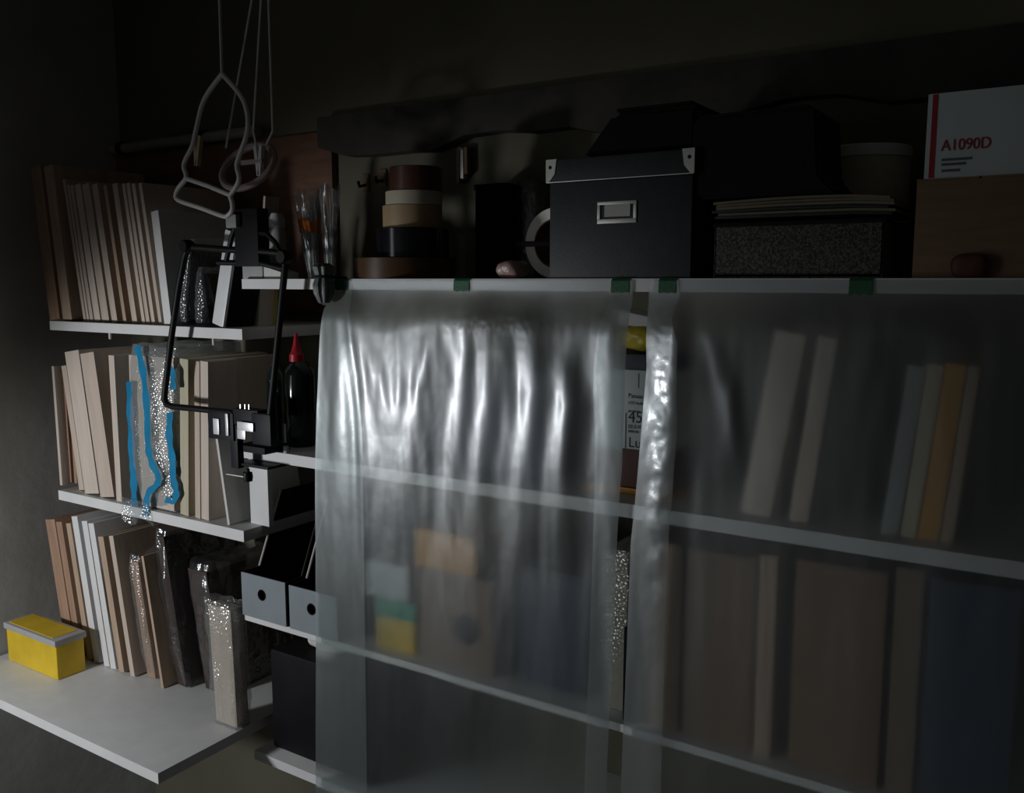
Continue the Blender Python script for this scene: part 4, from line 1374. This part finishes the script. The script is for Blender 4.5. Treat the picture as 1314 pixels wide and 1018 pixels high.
def sheet_mesh(edgeL, edgeR, ridges, Y0, zt_, zb, nu, nv, seed, wr_amp, crinkle=None, xr_const=None, hmul=1.0):
    Zs = np.linspace(zt_, zb, nv + 1)
    XL = np.array([XA(float(interp(edgeL, ZA_py(zz, edgeL))), Y0, zz) for zz in Zs])
    if xr_const is None:
        XR = np.array([XA(float(interp(edgeR, ZA_py(zz, edgeR))), Y0, zz) for zz in Zs])
    else:
        XR = np.full_like(XL, xr_const)
    u = np.linspace(0, 1, nu + 1)
    X = XL[:, None] * (1 - u)[None] + XR[:, None] * u[None]
    Z = np.repeat(Zs[:, None], nu + 1, 1)
    dx, dy, dz = X - _C.x, Y0 - _C.y, Z - _C.z
    zc_ = dx * _F.x + dy * _F.y + dz * _F.z
    PX = 657 + FPX * (dx * _R.x + dy * _R.y + dz * _R.z) / zc_
    PY = 509 - FPX * (dx * _U.x + dy * _U.y + dz * _U.z) / zc_
    Hh_ = ridge_field(PX, PY, ridges) * hmul
    fr_ = np.clip((zt_ - Z) / 0.03, 0, 1)
    me = bpy.data.meshes.new('plastic_sheet')
    co = []
    for j in range(nv + 1):
        for i in range(nu + 1):
            x, z_ = X[j, i], Z[j, i]
            n1 = noise.noise(Vector((x * 55, z_ * 14, seed)))
            n2 = noise.noise(Vector((x * 120, z_ * 70, seed + 5)))
            n3 = noise.noise(Vector((x * 22, z_ * 5, seed + 9)))
            h = Hh_[j, i] + fr_[j, i] * (wr_amp * (n1 * 0.5 + 0.06 * n2 + 0.9 * n3))
            if crinkle:
                h += crinkle(PX[j, i], PY[j, i], x, z_)
            d_ = zt_ - z_
            rl = 0.066 + 0.03 * noise.noise(Vector((x * 9, seed, 1.0)))
            g_ = min(1.0, max(0.0, (d_ - 0.010) / rl))
            g_ = g_ * g_ * (3 - 2 * g_)
            back = 0.004 * min(1.0, max(0.0, (d_ - 0.06) / 0.34))
            Y_ = Y0 - 0.001 + back
            g2 = min(1.0, max(0.0, (zt_ - z_ - 0.012) / 0.04))
            y_ = -0.003 * (1 - g_) + Y_ * g_ - h * g2
            co.append((x, min(y_, -0.0022 - (Y0 < -0.012) * 0.0012), z_))
    faces = []
    for j in range(nv):
        for i in range(nu):
            a = j * (nu + 1) + i
            faces.append((a, a + nu + 1, a + nu + 2, a + 1))
    me.from_pydata(co, [], faces)
    me.polygons.foreach_set('use_smooth', [True] * len(me.polygons))
    return me


def ZA_py(zz, edge):
    # picture height at which the edge table is read for height zz
    return proj((XA(edge[0][1], -0.02, zz), -0.02, zz))[1]


SHEET_Y = -0.011
E1L = [(363, 428), (375, 424), (396, 415), (427, 411), (529, 406), (605, 403), (846, 404), (1018, 404)]
E1R = [(363, 808), (427, 806), (465, 804), (529, 802), (605, 799), (652, 795), (702, 792), (831, 786.5), (1018, 778)]
E2L = [(363, 832), (378, 829), (475, 830), (554, 823), (611, 818), (652, 814), (702, 808.5), (817, 804), (1018, 796)]
R1_ = [
    [(374, 446, 2.0, 4), (480, 459, 2.6, 5), (600, 465, 2.0, 5), (846, 468, 1.5, 6), (1018, 470, 1.5, 6)],
    [(374, 434, 3, 9), (440, 440, 4.5, 11), (600, 436, 3.5, 13), (846, 430, 2, 16), (1018, 428, 2, 16)],
    [(374, 450, 2.0, 6), (480, 478, 2.4, 8), (560, 492, 0.4, 12)],
    [(465, 488, 1.6, 5), (520, 495, 1.8, 5), (560, 500, 0.3, 7)],
    [(430, 512, 0.8, 6), (515, 511, 1.8, 5), (560, 509, 0.3, 7)],
    [(430, 552, 1.4, 8), (500, 536, 2.2, 7), (560, 528, 1.0, 9), (640, 516, 0.8, 10)],
    [(430, 592, -2, 14), (500, 580, -5, 18), (600, 566, -6, 20), (720, 550, -5, 22), (846, 540, -4, 24), (1018, 540, -4, 24)],
    [(395, 622, 5, 15), (450, 630, 8, 17), (520, 626, 9, 17), (620, 612, 8, 19), (846, 600, 5, 24), (1018, 596, 5, 24)],
    [(395, 604, 1.2, 6), (450, 612, 1.8, 7), (560, 604, 1.4, 8)],
    [(410, 676, 4, 14), (500, 688, 7, 15), (600, 676, 7, 17), (846, 662, 4.5, 22), (1018, 656, 4, 22)],
    [(420, 650, 1.2, 6), (520, 655, 1.6, 7), (600, 648, 1.2, 8)],
    [(470, 726, 5, 12), (520, 732, 7.5, 14), (600, 722, 7, 15), (846, 712, 4, 20), (1018, 708, 4, 20)],
    [(385, 788, 2, 8), (430, 786, 4, 14), (480, 788, 5, 20), (580, 788, 4, 20), (846, 776, 3, 20), (1018, 770, 3, 20)],
]
R2_ = [
    [(378, 874, 2, 6), (420, 867, 6, 13), (480, 869, 8, 19), (600, 860, 7, 19), (700, 854, 4.5, 19), (846, 846, 3, 18), (1018, 840, 3, 18)],
    [(400, 885, -2, 8), (500, 885, -3, 10), (600, 880, -2.5, 12), (846, 875, -2, 14)],
    [(430, 912, 1.5, 8), (500, 930, 2.4, 9), (600, 940, 1.6, 12)],
    [(500, 940, 1.5, 5), (560, 942, 1.5, 6)],
    [(450, 1010, 1.2, 20), (846, 1000, 1.8, 26), (1018, 1000, 1.8, 26)],
    [(450, 1120, 1.2, 24), (846, 1110, 1.8, 28), (1018, 1110, 1.8, 28)],
    [(450, 1220, 1.2, 24), (846, 1210, 1.8, 28), (1018, 1210, 1.8, 28)],
]


def crk1(px, py, x, z_):
    t = math.exp(-((py - 412) / 18.0) ** 2) * math.exp(-((px - 640) / 60.0) ** 2)
    h = 0.0
    if t > 0.02:
        h += t * 0.0007 * noise.noise(Vector((x * 160, z_ * 130, 2)))
    return h


def crk2(px, py, x, z_):
    t = math.exp(-((px - 850) / 17.0) ** 2) * (1 if py > 405 else max(0, (py - 380) / 25))
    h = 0.0
    if t > 0.02:
        s = 1.0 if py < 660 else max(0.25, 1 - (py - 660) / 160)
        h += t * s * (0.0024 * noise.noise(Vector((x * 30, z_ * 36, 12))) + 0.0006 * noise.noise(Vector((x * 90, z_ * 150, 17))))
    return h


def place_sheet(name, me, m, label):
    me.materials.append(MATS[m])
    o = bpy.data.objects.new(name, me)
    C.collection.objects.link(o)
    o.location = (0, 0, 0)
    ORG[o.name] = Vector((0, 0, 0))
    return tag(o, label, 'plastic sheet', 'plastic sheets over the shelves')


s1 = place_sheet('plastic_sheet', sheet_mesh(E1L, E1R, R1_, SHEET_Y, ZT - 0.002, 0.55, 200, 290, 1.0, 0.0012, crk1), 'poly_sheet',
                 'crinkled clear plastic sheet hanging left of the gap, with the bright reflection')
s2 = place_sheet('plastic_sheet', sheet_mesh(E2L, None, R2_, SHEET_Y, ZT - 0.002, 0.55, 200, 290, 4.0, 0.0009, crk2, xr_const=0.35), 'poly_sheet',
                 'dim cloudy plastic sheet hanging right of the gap')


# folded-over side edges of the sheets
def fold(parent, L_, R_, ridges, seed, crinkle=None, dy=0.0035, zt_=ZT - 0.003, wr=0.0012, m='poly_fold'):
    me = sheet_mesh(L_, R_, ridges, SHEET_Y - dy, zt_, 0.55, 34, 240, seed, wr, crinkle)
    me.materials.append(MATS[m])
    o = bpy.data.objects.new('folded_edge', me)
    C.collection.objects.link(o)
    o.parent = parent
    return o


fold(s1, [(363, 778), (385, 778), (420, 768), (480, 762), (560, 764), (650, 762), (846, 756), (1018, 750)], E1R, R1_, 1.0, None)
fold(s1, E1L, [(363, 444), (375, 446), (480, 459), (600, 465), (846, 468), (1018, 470)], R1_, 1.0, None)
fold(s2, E2L, [(363, 866), (378, 868), (410, 862), (440, 872), (560, 870), (700, 858), (846, 852), (1018, 848)], R2_, 4.0, crk2, m='poly_crinkle')

# green tape patches over shelf edge and sheet top
for i, (a, b_, lab) in enumerate(((430, 447, 'green tape patch at the left corner of the left sheet'),
                                 (583, 603, 'green tape patch at the middle of the left sheet'),
                                 (785, 808, 'green tape patch at the right corner of the left sheet'),
                                 (846, 868, 'green tape patch at the left corner of the right sheet'),
                                 (1090, 1120, 'green tape patch at the middle of the right sheet'))):
    zc = ZT - 0.009
    xa, xb = XA(a, -0.002, zc), XA(b_, -0.002, zc)
    mb = MB()
    prof = [(0.02, ZT + 0.0006), (-0.0006, ZT + 0.0006), (-0.0040, ZT - 0.003), (-0.0044, ZT - 0.011), (-0.0048, ZT - 0.0185)]
    n = 8
    V = []
    for k in range(n + 1):
        xx = xa + (xb - xa) * k / n
        V.append([mb.bm.verts.new((xx, p[0], p[1] + 0.0008 * math.sin(k * 1.9 + i) * (p[1] < ZT - 0.015))) for p in prof])
    for k in range(n):
        for l in range(len(prof) - 1):
            mb.bm.faces.new((V[k][l], V[k + 1][l], V[k + 1][l + 1], V[k][l + 1]))
    tag(obj('tape_patch', mb, 'green_tape'), lab, 'tape', 'green tape patches on the shelf edge')
